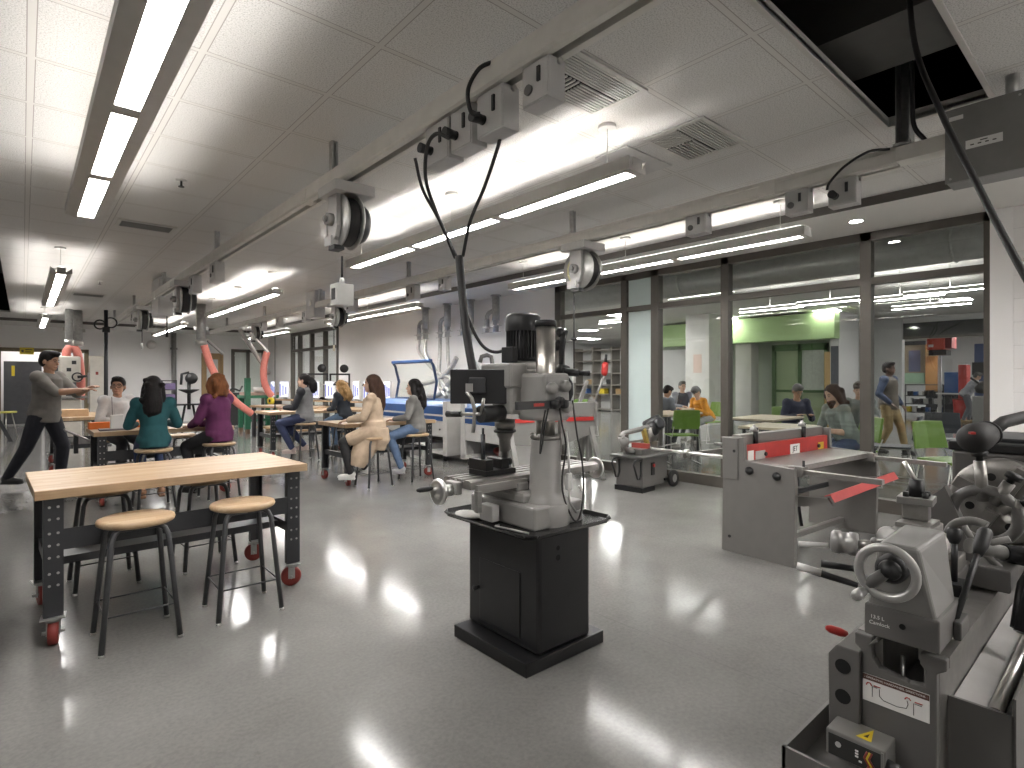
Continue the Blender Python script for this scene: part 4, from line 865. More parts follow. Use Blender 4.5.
# work lamp on gooseneck
la=thing('work_lamp','black bell shaped work lamp on a thick gooseneck over the lathe','lamp',(2.33,.22,1.20))
def WL():
    m=MB(); m.M=Matrix.Translation((-2.33,-.22,-1.20)); return m
hd=build('lamp_shade',WL().lathe([(.014,0),(.027,.005),(.033,.025),(.041,.06),(.0445,.085),(.042,.107),(.033,.122),(.016,.131),(0,.133)],pD(993,431,1.70),pD(948,449,1.62)-pD(993,431,1.70),28),RUB,la)
build('lamp_arm',WL().tube([pD(992,431,1.70),pD(1004,422,1.73),pD(1024,417,1.75),pD(1045,420,1.80),pD(1070,440,1.9),pD(1075,480,2.0),pD(1068,500,2.05)],.019,12),RUB,la)
build('lamp_button',WL().bc(pD(972,433,1.60),(.018,.012,.006),.5),RED,hd); build('lamp_vent',WL().ring(pD(988,433,1.69),.034,.004,pD(948,449,1.62)-pD(993,431,1.70),20,6),BLK,hd)
# ================================================================ LASER CUTTERS along the right wall
def laser(x,y0,y1,label,lid):
    t=thing('laser_cutter',label,'laser cutter',(x,y0,0),0,'blue and white laser cutters'); L=y1-y0; D=.95
    build('end_panel',MB().prism([(0,0),(0,.11),(.05,.11),(.05,.04),(D,.04),(D,0)],'xy',.10,.98),LWHITE,t,bevel=.006); build('end_panel',MB().prism([(0,L),(0,L-.11),(.05,L-.11),(.05,L-.04),(D,L-.04),(D,L)],'xy',.10,.98),LWHITE,t,bevel=.006)
    build('blue_body',MB().box(.0,.11,.66,D,L-.11,.90),BLUE,t,bevel=.008); build('blue_top',MB().prism([(.03,.90),(.10,.975),(D,.975),(D,.90)],'xz',.04,L-.04),mat('laser_blue_light',(.09,.20,.46),.35),t,bevel=.006)
    build('white_stripe',MB().box(-.006,.11,.735,.0,L-.11,.765),LWHITE,t)
    text('body_marking','A laser',.075,(-.004,L*.45,.815),(R(90),0,R(-90)),LWHITE,t)
    build('lower_panel',MB().box(.01,.11,.40,.06,L-.11,.655),LWHITE,t,bevel=.004)
    build('panel_lock',MB().cyl((-.004,.2,.52),(.01,.2,.52),.014),BLK,t)
    build('base_shelf',MB().box(.0,.04,.12,D,L-.04,.17),LWHITE,t); build('shelf_back',MB().box(D-.03,.04,.17,D,L-.04,.655),BOXGD,t)
    for yy in (.14,L-.14):
        for xx in (.08,D-.08): build('caster',MB().lathe([(0,-.015),(.04,-.018),(.045,0),(.04,.018),(0,.015)],(xx,yy,.045),(0,1,0),14),BLK,t); 
    for yy in (.14,L-.14): build('caster_mount',MB().box(.05,yy-.03,.045,.11,yy+.03,.12),CHARC,t)
    if lid:
        a=L*.40; c=L-.12
        l=build('lid_frame',MB().tube([(.40,a,.98),(.46,a,1.30),(.38,a,1.60),(.33,a,1.66),(.33,c,1.66),(.38,c,1.60),(.46,c,1.30),(.40,c,.98)],.026,8,True),mat('laser_navy',(.03,.06,.14),.4),t)
        for q0,q1 in (((.41,1.0),(.465,1.30)),((.465,1.31),(.35,1.64))):
            g=MB(); an=math.atan2(q1[0]-q0[0],q1[1]-q0[1]); g.bc(((q0[0]+q1[0])/2,(a+c)/2,(q0[1]+q1[1])/2),(.008,c-a-.06,math.hypot(q1[0]-q0[0],q1[1]-q0[1])),0,0,an); build('lid_glass',g,M_GLASS,l)
        build('lid_handle',MB().box(.29,a,1.65,.37,c,1.70),BLUE,l,bevel=.01)
    else:
        build('top_tray',MB().box(.1,.15,.977,.7,L-.2,1.0),BOXGD,t,bevel=.004)
    return t
laser(5.12,7.46,9.9,'blue and white laser cutter with its glass lid raised behind the seated people',True)
laser(5.12,5.90,7.08,'blue and white laser cutter with lid closed, behind the mill',False)
t=thing('grey_bin','light grey box on the floor under the raised lid laser cutter','box',(5.02,8.0,0)); build('bin',MB().box(0,0,0,.4,.42,.26),mat('pale_grey_bin',(.45,.45,.44),.5),t,bevel=.01); build('bin_front',MB().box(-.004,.05,.05,0,.37,.20),BOXGD,t)
o=tag(build('red_tool_bag',MB().ell((0,0,.07),(.12,.2,.08)),REDW),'dark red bag lying on the lower shelf of the closed laser cutter','bag'); o.location=(5.5,6.5,.17)
# ================================================================ DUST EXHAUST DROPS on the white wall
def exhaust(y,label,s=1.):
    t=thing('exhaust_drop',label,'exhaust pipe',(6.3,y,2.2),0,'steel exhaust drops on the white wall'); z=ZS-2.2
    build('main_pipe',MB().cyl((0,0,.18),(0,0,z),.066,n=20).cyl((0,0,-.02),(0,0,.2),.052,n=20),GALV,t)
    build('ceiling_collar',MB().lathe([(.066,z-.02),(.095,z-.02),(.095,z),(.066,z)]),GALV,t)
    build('blast_gate',MB().box(-.012,-.10,.09,.012,.10,.115).box(-.075,-.075,.085,.075,.075,.095),STEEL,t)
    b=MB().cyl((0,.25,-.02),(0,.25,.22),.045); b.tube([(0,.25,.20),(0,.245,.28),(0,.2,.33),(0,.07,.36)],.04,10); w=build('branch_pipe',b,GALV,t)
    build('branch_gate',MB().box(-.07,.17,.07,.07,.33,.08).cyl((0,.25,.05),(0,.25,.09),.06),STEEL,w)
    build('gate_rod',MB().cyl((0,.40,-.02),(0,-.13,-.02),.006,n=6),STEEL,t)
    return t
SIL=mat('silver_flex_duct',(.50,.49,.47),.4,metal=.5,var=.15,scale=30)
ex=[exhaust(9.95,'leftmost steel exhaust drop on the white wall, two hoses curving down right'),exhaust(9.15,'second steel exhaust drop on the white wall, two straight hoses'),exhaust(8.4,'third steel exhaust drop, partly hidden by the thick cord bundle'),exhaust(7.65,'short rightmost steel exhaust drop with no hose below it')]
def flex(t,pts,r=.038):
    P=[Vector(p)-Vector(t.location) for p in pts]; o=cord('',P,r,SIL,40,'flex_hose','',t); return o
flex(ex[0],[(6.3,10.2,2.18),(6.25,10.1,1.9),(6.2,9.4,1.5),(6.2,8.8,1.35)]); flex(ex[0],[(6.3,9.95,2.18),(6.25,9.85,1.85),(6.2,9.45,1.55),(6.15,9.2,1.2),(6.1,8.9,1.0)])
flex(ex[1],[(6.3,9.4,2.18),(6.28,9.4,1.7),(6.22,9.3,1.4),(6.1,8.8,1.1)]); flex(ex[1],[(6.3,9.15,2.18),(6.3,9.12,1.7),(6.25,8.9,1.4),(6.2,8.4,1.15),(6.15,8.0,1.05)])
flex(ex[2],[(6.3,8.4,2.18),(6.25,8.3,1.8),(6.2,8.0,1.5),(6.15,7.7,1.3)])
cord('grey exhaust hose sweeping along the wall behind the raised laser lid',[(6.2,9.9,1.25),(6.2,9.3,1.35),(6.2,8.9,1.55),(6.2,8.7,1.75)],.05,SIL,40,'exhaust_hose','hose')
cord('lower grey exhaust hose curling behind the raised laser lid',[(6.15,9.6,1.0),(6.15,9.2,1.05),(6.15,8.9,1.25),(6.15,8.6,1.5)],.05,SIL,40,'exhaust_hose','hose')
t=thing('wall_faucet','dark hooked pipe over a red handled valve beside the control screen','pipe',pD(487,364,7.5)); build('hook_pipe',MB().tube([(-.08,.05,.02),(-.06,.04,.10),(0,0,.12),(.05,-.03,.10),(.06,-.04,.0),(.06,-.04,-.10)],.03,8),MGRAYD,t); build('red_valve',MB().cyl((.02,-.02,-.10),(.18,-.12,-.10),.035,.03),RED,t); build('wall_bracket',MB().box(.0,-.1,-.3,.1,0,-.12),BOXG,t)
# ================================================================ MONITOR BENCH
def plainbench(c,L,W,rz,zt,label):
    t=thing('long_bench',label,'bench',(c[0],c[1],0),rz,'benches under the lit monitors')
    build('bench_top',MB().box(-L/2,-W/2,zt-.05,L/2,W/2,zt),M_WOOD,t,bevel=.004); build('riser_shelf',MB().box(-L/2,W/2-.25,zt+.10,L/2,W/2,zt+.13),mat('shelf_wood',(.45,.31,.18),.5,stretch=(1,12,1)),t)
    for x in (-L/2+.08,L/2-.08):
        for y in (-W/2+.06,W/2-.06): build('leg',MB().box(x-.035,y-.035,0,x+.035,y+.035,zt-.05),CHARC,t)
        build('riser_end',MB().box(x-.02,W/2-.25,zt,x+.02,W/2,zt+.10),CHARC,t)
    build('shelf',MB().box(-L/2+.08,-W/2+.1,.2,L/2-.08,W/2-.1,.24),mat('shelf_wood',(.45,.31,.18),.5),t)
    return t
def benchline(q0,q1,L,zt,label):
    d=q1-q0; rz=math.atan2(d.y,d.x); n=Vector((-sin(rz),cos(rz),0)); c=(q0+q1)/2-n*.275; plainbench((c.x,c.y),L,.8,rz,zt,label); return rz
RZ1=benchline(pD(281,403,13.6),pD(330,403,12.7),2.2,.74,'long bench under the left lit monitors'); RZ2=benchline(pD(356,403,12.2),pD(388,403,11.7),1.5,.74,'long bench under the right hand lit monitors near the white wall')
def mline(px,q0,q1):
    lo,hi=0.,1.
    k0=P_(q0); k1=P_(q1); best=min(range(-40,141),key=lambda i:abs(P_(q0.lerp(q1,i/100))-px)); return q0.lerp(q1,best/100)
def P_(v): return CX+CF*(cc*v.x-cs*v.y)/(cs*v.x+cc*v.y)
def monitor(px0,px1,d,label,rz):
    q=(pD(281,403,13.6),pD(330,403,12.7)) if d>12.5 else (pD(356,403,12.2),pD(388,403,11.7)); rz=RZ1 if d>12.5 else RZ2
    c=mline((px0+px1)/2,*q); w=(px1-px0)/560*d*.97
    t=thing('lit_monitor',label,'monitor',(c.x,c.y,.87 if d>12.6 else .87),rz,'lit monitors on the long benches')
    build('screen',MB().box(-w/2+.012,-.024,.06,w/2-.012,-.018,.42),SCREEN,t); build('bezel',MB().box(-w/2,-.018,.04,w/2,.02,.44),WHITE,t,bevel=.004); build('stand',MB().box(-.05,.0,0,.05,.04,.08).box(-.1,-.08,0,.1,.08,.012),STEEL,t)
    b=MB()
    for k in range(3): b.box(-w/2+.02+k*w*.3,-.0255,.08+.02*k,-w/2+.06+k*w*.3,-.0245,.36-.03*k)
    build('screen_panel',b,mat('screen_blue',(.1,.1,.3),.4,emit=(.30,.36,.75),es=.12),t)
monitor(270,277,13.9,'narrow lit screen left of the black sleeved person',R(-30)); monitor(277,292,13.5,'wide lit screen beside the black sleeved person face',R(-38)); monitor(311,321,13.2,'lit screen between the black sleeved person and the blond person',R(-38)); monitor(323,337,12.7,'lit screen touching the blond hair',R(-38))
monitor(352,361,12.3,'lit screen left of the long brown hair',R(-38)); monitor(362,375,12.0,'lit screen behind the brown haired person face',R(-38)); monitor(383,392,11.7,'lit screen just right of the long brown hair',R(-38))
def tasklamp(p,label,f=1):
    t=thing('task_lamp',label,'lamp',p,R(-38),'black task lamps behind the monitors'); build('lamp_arm',MB().tube([(0,0,0),(-.02*f,0,.25),(.06*f,0,.42),(.2*f,0,.46),(.30*f,0,.40)],.014,8),BLK,t); build('lamp_head',MB().lathe([(.02,.05),(.05,.0),(.045,0),(0,.04)],(.31*f,0,.34)),BLK,t); build('lamp_base',MB().cyl((0,0,0),(0,0,.02),.08),BLK,t)
q2=(pD(356,403,12.2),pD(388,403,11.7)); v_=mline(349,*q2); v2_=mline(379,*q2)
tasklamp((v_.x,v_.y,.87),'black task lamp arching left of the brown hair',-1); tasklamp((v2_.x,v2_.y,.87),'black task lamp arching right of the brown hair',-1)
def smallpress(p,label):
    t=thing('printer_frame',label,'3d printer',p,R(-30),'small machines behind the monitors'); b=MB()
    for x in (-.22,.22): b.box(x-.02,-.02,0,x+.02,.02,.62)
    b.box(-.24,-.02,.58,.24,.02,.62); build('gantry',b,BLK,t); build('base',MB().box(-.26,-.2,0,.26,.2,.06),BLK,t); build('print_head',MB().box(-.05,-.06,.30,.06,.04,.42),BOXGD,t); build('spool',MB().lathe([(0,-.03),(.1,-.03),(.1,.03),(0,.03)],(.1,.0,.74),(0,1,0)),BLK,t); build('cross_bar',MB().box(-.22,-.01,.34,.22,.01,.37),STEEL,t)
smallpress((5.25,13.0,.87),'black gantry printer between the left and right monitors'); smallpress((5.8,13.0,.87),'black gantry printer behind the blond person')
# ================================================================ BACK OF THE SHOP
def redhose(label,pts,r=.055): return cord(label,pts,r,CORDR,50,'dust_hose','hose')
redhose('long salmon dust hose slanting from the ceiling duct past the purple sweater',[pY(204,345,13),pY(211,366,13),pY(222,386,13),pY(235,401,13),pY(252,414,13)],.075)
redhose('short curved salmon dust hose above the green framed bench',[pY(267,352,13),pY(264,365,13),pY(264,380,13),pY(268,391,13),pY(272,396,13)],.075)
redhose('salmon dust hose looping over the white machine at far left',[pY(66,362,16.5),pY(67,351,16.5),pY(72,347,16.5),pY(77,352,16.5),pY(80,368,16.5),pY(81,385,16.5),pY(80,400,16.5)],.085)
def ductdrop(px,py0,py1,Y_,r,label):
    a=pY(px,py0,Y_); c=pY(px,py1,Y_); z=ZC if Y_<18.8 else ZS
    t=thing('duct_drop',label,'duct',(a.x,a.y,c.z),0,'vertical steel dust ducts'); build('pipe',MB().cyl((0,0,0),(0,0,z-c.z),r,n=18),GALV,t); build('hose_collar',MB().cyl((0,0,-.06),(0,0,.05),r*1.15),STEEL,t); build('gate',MB().box(-r*1.5,-.02,.25,r*1.5,.02,.32),STEEL,t)
ductdrop(201,0,342,13,.09,'steel dust duct dropping to the long salmon hose'); ductdrop(77,0,343,16,.10,'right one of the two steel ducts over the white machine'); ductdrop(69,0,342,15.8,.07,'left one of the two steel ducts over the white machine')
cord('grey pipe strut slanting down above the green framed bench',[pY(240,330,13.4),pY(269,374,13.4)],.05,GALV,10,'strut_pipe','pipe'); cord('white tube slanting to the short salmon hose',[pY(250,333,12.9),pY(268,352,12.9)],.03,WHITE,10,'strut_pipe','pipe')
cord('thin grey pipe strut left of the oak door',[pY(207,340,13.6),pY(223,354,13.6)],.03,GALV,10,'strut_pipe','pipe')
# white woodworking machine
p=pY(70,402,16); t=thing('white_bandsaw','white upright machine with black knobs behind the standing man arm','bandsaw',(p.x,p.y,0))
build('upper_case',MB().box(-.2,-.2,1.28,.18,.2,1.86),BEIGE,t,bevel=.03); build('column',MB().box(-.2,-.12,.2,-.08,.12,1.3),BEIGE,t,bevel=.01); build('table',MB().box(-.25,-.3,.92,.3,.3,.97),CAST,t,bevel=.005); build('lower_case',MB().box(-.22,-.22,0,.2,.22,.9),BEIGE,t,bevel=.03)
for x,z in ((.06,1.72),(-.03,1.56)): build('knob',MB().box(x-.04,-.23,z-.04,x+.04,-.2,z+.04),BLK,t)
build('hand_crank',MB().ring((.12,-.24,1.40),.09,.015,(0,1,0),20,6).cyl((.12,-.24,1.40),(.30,-.26,1.42),.03),BLK,t)
p=pY(95,400,16); t=thing('beige_cabinet','tall beige column machine left of the white shirted person','cabinet',(p.x,p.y,0)); build('case',MB().box(-.11,-.15,0,.17,.15,1.88),BEIGE,t,bevel=.01); build('switch',MB().box(-.0,-.158,1.45,.05,-.15,1.52),REDW,t); build('side_plate',MB().box(-.13,-.1,.8,-.11,.1,1.5),BOXG,t)
p=pY(106,398,14); t=thing('floor_pole','slim dark pole standing from floor to ceiling behind the white shirted person','pole',(p.x,p.y,0)); build('pole',MB().cyl((0,0,0),(0,0,2.75),.035),CHARC,t); build('pole_clamp',MB().box(-.06,-.06,2.3,.06,.06,2.4),BLK,t); build('hook_cords',MB().ring((.08,0,2.5),.10,.015,(0,1,0)).ring((-.10,0,2.45),.09,.015,(0,1,.3)),BLK,t); build('floor_flange',MB().cyl((0,0,0),(0,0,.02),.1),CHARC,t)
p=pY(117,338,14); 
p=pY(189,412,18); t=thing('pedestal_grinder','black pedestal tool with round head beside the grey wall pipe','grinder',(p.x,p.y,0)); 
build('head',MB().lathe([(0,-.12),(.14,-.12),(.16,0),(.14,.12),(0,.12)],(.06,0,1.38),(0,1,0)),BLK,t); build('arm',MB().tube([(-.2,0,1.2),(-.18,0,1.5),(0,0,1.55)],.035,8),BLK,t); build('post',MB().cyl((0,0,.5),(0,0,1.35),.045),BLK,t); build('cone_tray',MB().lathe([(.05,.95),(.26,1.05),(.26,1.07),(.04,1.0)]),BLK,t); build('work_plate',MB().box(-.35,-.2,.62,.35,.2,.66),BLK,t)
for x in (-.2,.2): build('leg',MB().cyl((x*.5,0,.62),(x,0,0),.03),BLK,t)
p=pY(163,405,18); t=thing('bin_rack','low rack of purple and grey bins under the grey wall pipe','rack',(p.x,p.y,0))
for z in (.45,.75,1.05,1.3): build('shelf',MB().box(-.3,-.2,z,.3,.2,z+.025),BLK,t)
for x in (-.3,.28): build('upright',MB().box(x,-.2,0,x+.02,.2,1.33),BLK,t)
for z in (.475,.775,1.075): build('bin',MB().box(-.26,-.2,z,.26,.1,z+.17),mat('purple_bin',(.11,.08,.16),.5),t)
o=tag(build('wall_pipe',MB().cyl((0,0,0),(0,0,ZS),.07).cyl((0,0,2.3),(0,0,2.36),.10),mat('grey_wall_pipe',(.22,.215,.21),.5)),'thick grey pipe running up the back wall left of the oak door','pipe'); o.location=(3.6,YB-.1,0)
t=thing('wall_speaker','small white ball camera mounted on the back wall','camera',(pY(152,347,20.2).x,YB-.0,2.30)); build('dome',MB().ell((0,-.22,.12),(.14,.14,.14)),WHITE,t); build('mount',MB().box(-.05,-.2,.1,.05,0,.2),WHITE,t)
dr=struct(build('door_1',MB().box(4.47,YB+.02,0,4.98,YB+.07,2.13),OAK)); build('door_glass',MB().box(4.56,YB+.015,1.0,4.90,YB+.02,2.02),mat('bright_door_glass',(.62,.62,.60),.2),dr); build('door_handle',MB().cyl((4.9,YB-.04,1.0),(4.9,YB+.02,1.0),.02),STEEL,dr)
b=MB(); b.box(4.40,YB-.04,0,4.47,YB+.16,2.2); b.box(4.98,YB-.04,0,5.05,YB+.16,2.2); b.box(4.40,YB-.04,2.13,5.05,YB+.16,2.22); struct(build('trim_4',b,OAK))
p=pY(236,425,17.5); t=thing('black_drum_cabinet','black cabinet on the floor beside the salmon hose and oak door','cabinet',(p.x,p.y,0)); build('case',MB().box(-.26,-.25,.04,.26,.25,.92),BLK,t,bevel=.02); build('lid',MB().box(-.28,-.27,.92,.28,.27,.97),BLK,t,bevel=.01); build('side_clutter',MB().tube([(-.2,0,.97),(-.1,0,1.1),(.1,0,1.02),(.2,.1,1.15)],.03,8),CHARC,t)
p=pY(258,430,15); t=thing('green_bench','green steel framed machine bench with white tub, by the hanging salmon hose','bench',(p.x,p.y,0))
for x in (-.33,.33):
    for y in (-.3,.3): l=build('leg',MB().box(x-.05,y-.05,.12,x+.05,y+.05,.95),GRNF,t); build('foot',MB().box(x-.045,y-.045,0,x+.045,y+.045,.12),mat('rust_foot',(.22,.14,.09),.6),l)
build('corner_post',MB().box(-.40,-.37,.12,-.28,-.25,1.38),GRNF,t); build('frame_top',MB().box(-.40,-.36,.88,.40,.36,.95),GRNF,t); build('machine_bed',MB().box(-.36,-.3,.95,.42,.3,1.02),mat('salmon_bed',(.5,.33,.28),.5),t); build('tub',MB().lathe([(.0,1.02),(.18,1.02),(.22,1.15),(.2,1.15),(.17,1.04)],(.1,0,0)),WHITE,t); build('lower_rail',MB().box(-.36,-.33,.3,.36,-.29,.36),GRNF,t)
p=pD(271,407,12.2); t=thing('yellow_tape','yellow spool lying at the left end of the worktop near the green bench','spool',(p.x,p.y,.80)); build('roll',MB().lathe([(.035,-.04),(.075,-.04),(.075,.04),(.035,.04)],(0,0,.075),(1,.4,0)),YEL,t); build('core',MB().cyl((-.03,0,.075),(.03,.01,.075),.034),BLK,t)
t=thing('yellow_door_sign','yellow sign plate hung at the top of the back doorway','sign',(.08,YB-.06,2.04)); build('plate',MB().box(-.15,-.012,-.0,.15,0,.19),YEL,t); b=MB().cyl((-.09,-.016,.09),(-.09,-.012,.09),.03); b.box(-.03,-.016,.12,.11,-.012,.14); b.box(-.03,-.016,.06,.08,-.012,.08); build('sign_marks',b,BLK,t)
t=thing('grey_locker','tall dark grey locker seen through the back doorway','locker',(.0,22.0,0)); build('body',MB().box(-.42,-.2,.05,.42,.2,1.88),mat('locker_grey',(.07,.072,.08),.5),t,bevel=.005); build('locker_door',MB().box(-.40,-.215,.1,-.02,-.2,1.84),mat('locker_grey',(.07,.072,.08),.5),t); build('locker_door',MB().box(.02,-.215,.1,.40,-.2,1.84),mat('locker_grey',(.07,.072,.08),.5),t); build('yellow_tag',MB().box(-.25,-.225,1.45,-.18,-.215,1.75),YEL,t)
t=thing('grey_locker','second dark grey locker in the corridor behind the standing man','locker',(.92,22.0,0)); build('body',MB().box(-.42,-.2,.05,.42,.2,1.80),mat('locker_grey',(.07,.072,.08),.5),t,bevel=.005); build('locker_door',MB().box(-.40,-.215,.1,.40,-.2,1.76),mat('locker_grey',(.07,.072,.08),.5),t)
t=thing('yellow_stool_seat','yellow green shop stool at the far left edge before the back doorway','stool',pZ(6,437,0)); build('seat',MB().lathe([(0,.56),(.19,.56),(.2,.58),(.19,.6),(0,.6)]),mat('lime_yellow',(.55,.52,.12),.5),t)
for a in range(4): build('leg',MB().cyl((.1*cos(a*PI/2),.1*sin(a*PI/2),.56),(.2*cos(a*PI/2),.2*sin(a*PI/2),0),.012),STEEL,t)
p=pZ(9,442,0); t=thing('easel_leg_frame','dark sloping stand leg at the far left edge','stand',(p.x,p.y,0)); build('front_leg',MB().prism([(0,0),(.07,0),(-.35,1.0),(-.42,1.0)],'xz',-.03,.03),CHARC,t); build('cross_piece',MB().box(-.42,-.03,.93,-.2,.03,1.0),CHARC,t); build('rear_leg',MB().prism([(-.75,0),(-.70,0),(-.36,1.0),(-.42,1.0)],'xz',-.03,.03),CHARC,t)
pt=struct(build('window_3',MB().box(5.30,YB-.02,.0,6.35,YB+.0,.12),BRONZE)); b=MB()
for x in (5.30,5.78,6.27): b.box(x,YB-.05,.12,x+.1,YB,2.38)
b.box(5.30,YB-.05,2.28,6.37,YB,2.38); build('window_frame',b,BRONZE,pt)
for x in (5.4,5.88): build('pane',MB().box(x,YB-.02,.12,x+.38,YB-.01,2.28),M_GLASS,pt)

t=thing('square_light','added ceiling light brightening the corridor beyond the back doorway','light',(.4,21.8,2.9)); build('trim',MB().box(-.6,-.3,-.02,.6,.3,0),WHITE,t); build('lens',MB().box(-.57,-.27,-.026,.57,.27,-.02),emat('added_corridor_lens',(1,.97,.94),4.),t)  # ceiling light added to brighten the corridor
# ================================================================ THE ROOM BEYOND THE GLASS
ZF=3.3
b=MB().box(XG+.15,-8,ZF,33,24,ZF+.05); struct(build('ceiling_far',b,mat('far_ceiling_white',(.50,.49,.47),.8,var=.03,scale=3)))
b=MB().box(XG+.1,-8,ZS,XG+.2,18.2,ZF+.1); struct(build('wall_header',b,SOFF))
FW=mat('far_white_paint',(.62,.615,.61),.6,var=.03,scale=1.5); GW=mat('pale_green_wall',(.33,.41,.25),.6,var=.04,scale=2); GBAND=mat('green_band_paint',(.36,.50,.24),.55,var=.03); GWD=mat('green_grey_wall',(.27,.31,.24),.6,var=.05)
DKG=mat('dark_green_frame',(.05,.12,.03),.5)
struct(build('wall_far_south',MB().box(XG+.15,-8.1,0,33,-8,ZF),FW)); struct(build('wall_far_north',MB().box(XG+.15,20,0,33,20.2,ZF),FW))
struct(build('wall_far_east',MB().box(32.6,-8,0,32.8,24,ZF),FW))
struct(build('wall_green_east',MB().box(19.0,6.1,0,19.2,14,ZF),GWD))
struct(build('wall_corner_white',MB().box(20.9,5.22,0,21.2,9,ZF),FW))
struct(build('wall_green_return',MB().box(17.4,5.85,0,19.0,6.08,ZF),FW))
# header over the wide opening at right
struct(build('wall_opening_header',MB().box(21.0,-2,2.62,21.2,5.22,ZF),FW))
g=struct(build('window_4',MB().box(20.95,-2,2.62,21.0,5.2,2.70),BRONZE)); build('pane',MB().box(20.96,-2,2.70,20.98,5.2,3.12),mat('dark_transom_glass',(.07,.07,.07),.06),g)
# green soffit band
o=struct(build('trim_5',MB().box(16.9,5.8,2.50,17.3,11.5,3.24),GBAND))
# green framed doorway
g=struct(build('door_2',MB().box(18.2,6.5,0,18.25,7.95,2.4),GW)); b=MB()
for y in (6.40,7.15,7.95): b.box(18.1,y,0,18.2,y+.1,2.45)
b.box(18.1,6.4,2.25,18.2,8.05,2.45); b.box(18.1,6.4,.95,18.2,8.05,1.03); build('door_frame',b,DKG,g)
build('door_window',MB().box(18.15,6.5,1.03,18.17,7.15,2.25),mat('door_frost',(.42,.46,.40),.2),g)
o=struct(build('door_3',MB().box(17.44,6.08,0,17.5,6.25,2.15),mat('oak_edge',(.45,.30,.12),.5)));
struct(build('wall_dark_jamb',MB().box(17.38,5.86,0,17.44,6.06,2.3),mat('jamb_dark',(.07,.075,.09),.5)))
struct(build('wall_white_panel',MB().box(18.9,11.3,0,19.0,14,2.5),FW))
def column(x,y,w,z,label):
    t=thing('concrete_column',label,'column',(x,y,0),0,'white columns beyond the glass'); build('shaft',MB().box(-w/2,-w/2,0,w/2,w/2,z),mat('column_white',(.55,.545,.52),.7,var=.05,scale=3),t,bevel=.02); build('base_plinth',MB().box(-w/2-.02,-w/2-.02,0,w/2+.02,w/2+.02,.1),FW,t); return t
c1=pX(704,380,15.6); cA=column(15.6,c1.y,.78,ZF,'broad white column beyond the glass with a faint orange mark'); build('orange_mark',MB().box(-.40,-.15,1.55,-.391,.12,2.1),mat('faint_orange',(.55,.42,.36),.7),cA)
c2=pX(747,380,17.0); column(17.6,c2.y*17.6/17,.52,2.5,'narrow white column under the green soffit beyond the glass')
# ceiling lights beyond
def flight(px,py,L,label,along='y',z=2.78):
    p=pZ(px,py,z); t=thing('linear_light',label,'light',(p.x,p.y,z),0,'linear lights beyond the glass'); d=(L,.09) if along=='x' else (.09,L)
    build('housing',MB().box(-d[0]/2,-d[1]/2,.006,d[0]/2,d[1]/2,.07),LBODY,t); build('diffuser',MB().box(-d[0]/2+.01,-d[1]/2+.01,0,d[0]/2-.01,d[1]/2-.01,.006),LAMPF,t); build('uplight_lens',MB().box(-d[0]/2+.01,-d[1]/2+.01,.07,d[0]/2-.01,d[1]/2-.01,.075),mat('added_far_uplight',(.8,.8,.8),emit=(1,.97,.94),es=6.),t); build('hanger_cable',MB().cyl((0,0,.07),(0,0,ZF-z),.004,n=6),STEEL,t)  # glowing uplight lens added to brighten the far ceiling
for i,(px,py,L,lab) in enumerate(((950,292,1.3,'first linear light beyond the right glass pane'),(900,299,1.3,'linear light beyond the glass left of the big square light'),(830,303,1.2,'linear light beyond the middle pane above the green wall'),(930,307,1.3,'linear light beyond the glass above the dark transom'),(770,310,1.3,'linear light beyond the middle pane, left part'),(620,322,1.3,'linear light beyond the left pane'),(700,300,1.3,'linear light beyond the pane left of centre'))): flight(px,py,L,lab)
def square(px,py,s,label):
    p=pZ(px,py,ZF); t=thing('square_light',label,'light',(p.x,p.y,ZF),0,'square recessed lights beyond the glass'); build('trim',MB().box(-s/2,-s/2,-.02,s/2,s/2,0),WHITE,t); build('lens',MB().box(-s/2+.04,-s/2+.04,-.026,s/2-.04,s/2-.04,-.02),LAMPF,t)
square(956,299,.62,'bright square light beyond the rightmost pane'); square(827,310,.62,'bright square light just over the green band end'); square(725,318,.62,'square light beyond the frame left of the middle pane'); square(588,330,.62,'square light beyond the leftmost pane'); square(800,326,.62,'square light reflected near the green doorway top')
for i,(x,y) in enumerate(((9.5,9.5),(9.5,13.5),(13.5,10.5),(24,1),(27,2.5),(25,4.3),(9.5,-2),(13,-3),(9.5,17),(15,15),(20,17.5))):  # unseen lights added to brighten the far room
    t=thing('square_light','added square ceiling light out of view beyond the glass, number %s along the far room'%('one two three four five six seven eight nine ten eleven twelve'.split()[i]),'light',(x,y,ZF),0,'square recessed lights beyond the glass'); build('trim',MB().box(-.6,-.31,-.02,.6,.31,0),WHITE,t); build('lens',MB().box(-.57,-.28,-.026,.57,.28,-.02),LAMPF,t)
# big round duct under the far ceiling
t=thing('round_duct','grey round duct running along the far side of the glass near the ceiling','duct',(8.1,0,2.95)); build('duct_pipe',MB().cyl((0,-6,0),(0,16,0),.26,n=28),mat('grey_duct',(.33,.33,.32),.5),t)
for y in (-2,1.5,5,8.5,12): build('duct_band',MB().ring((0,y,0),.265,.014,(0,1,0),28,6),GALV,t)
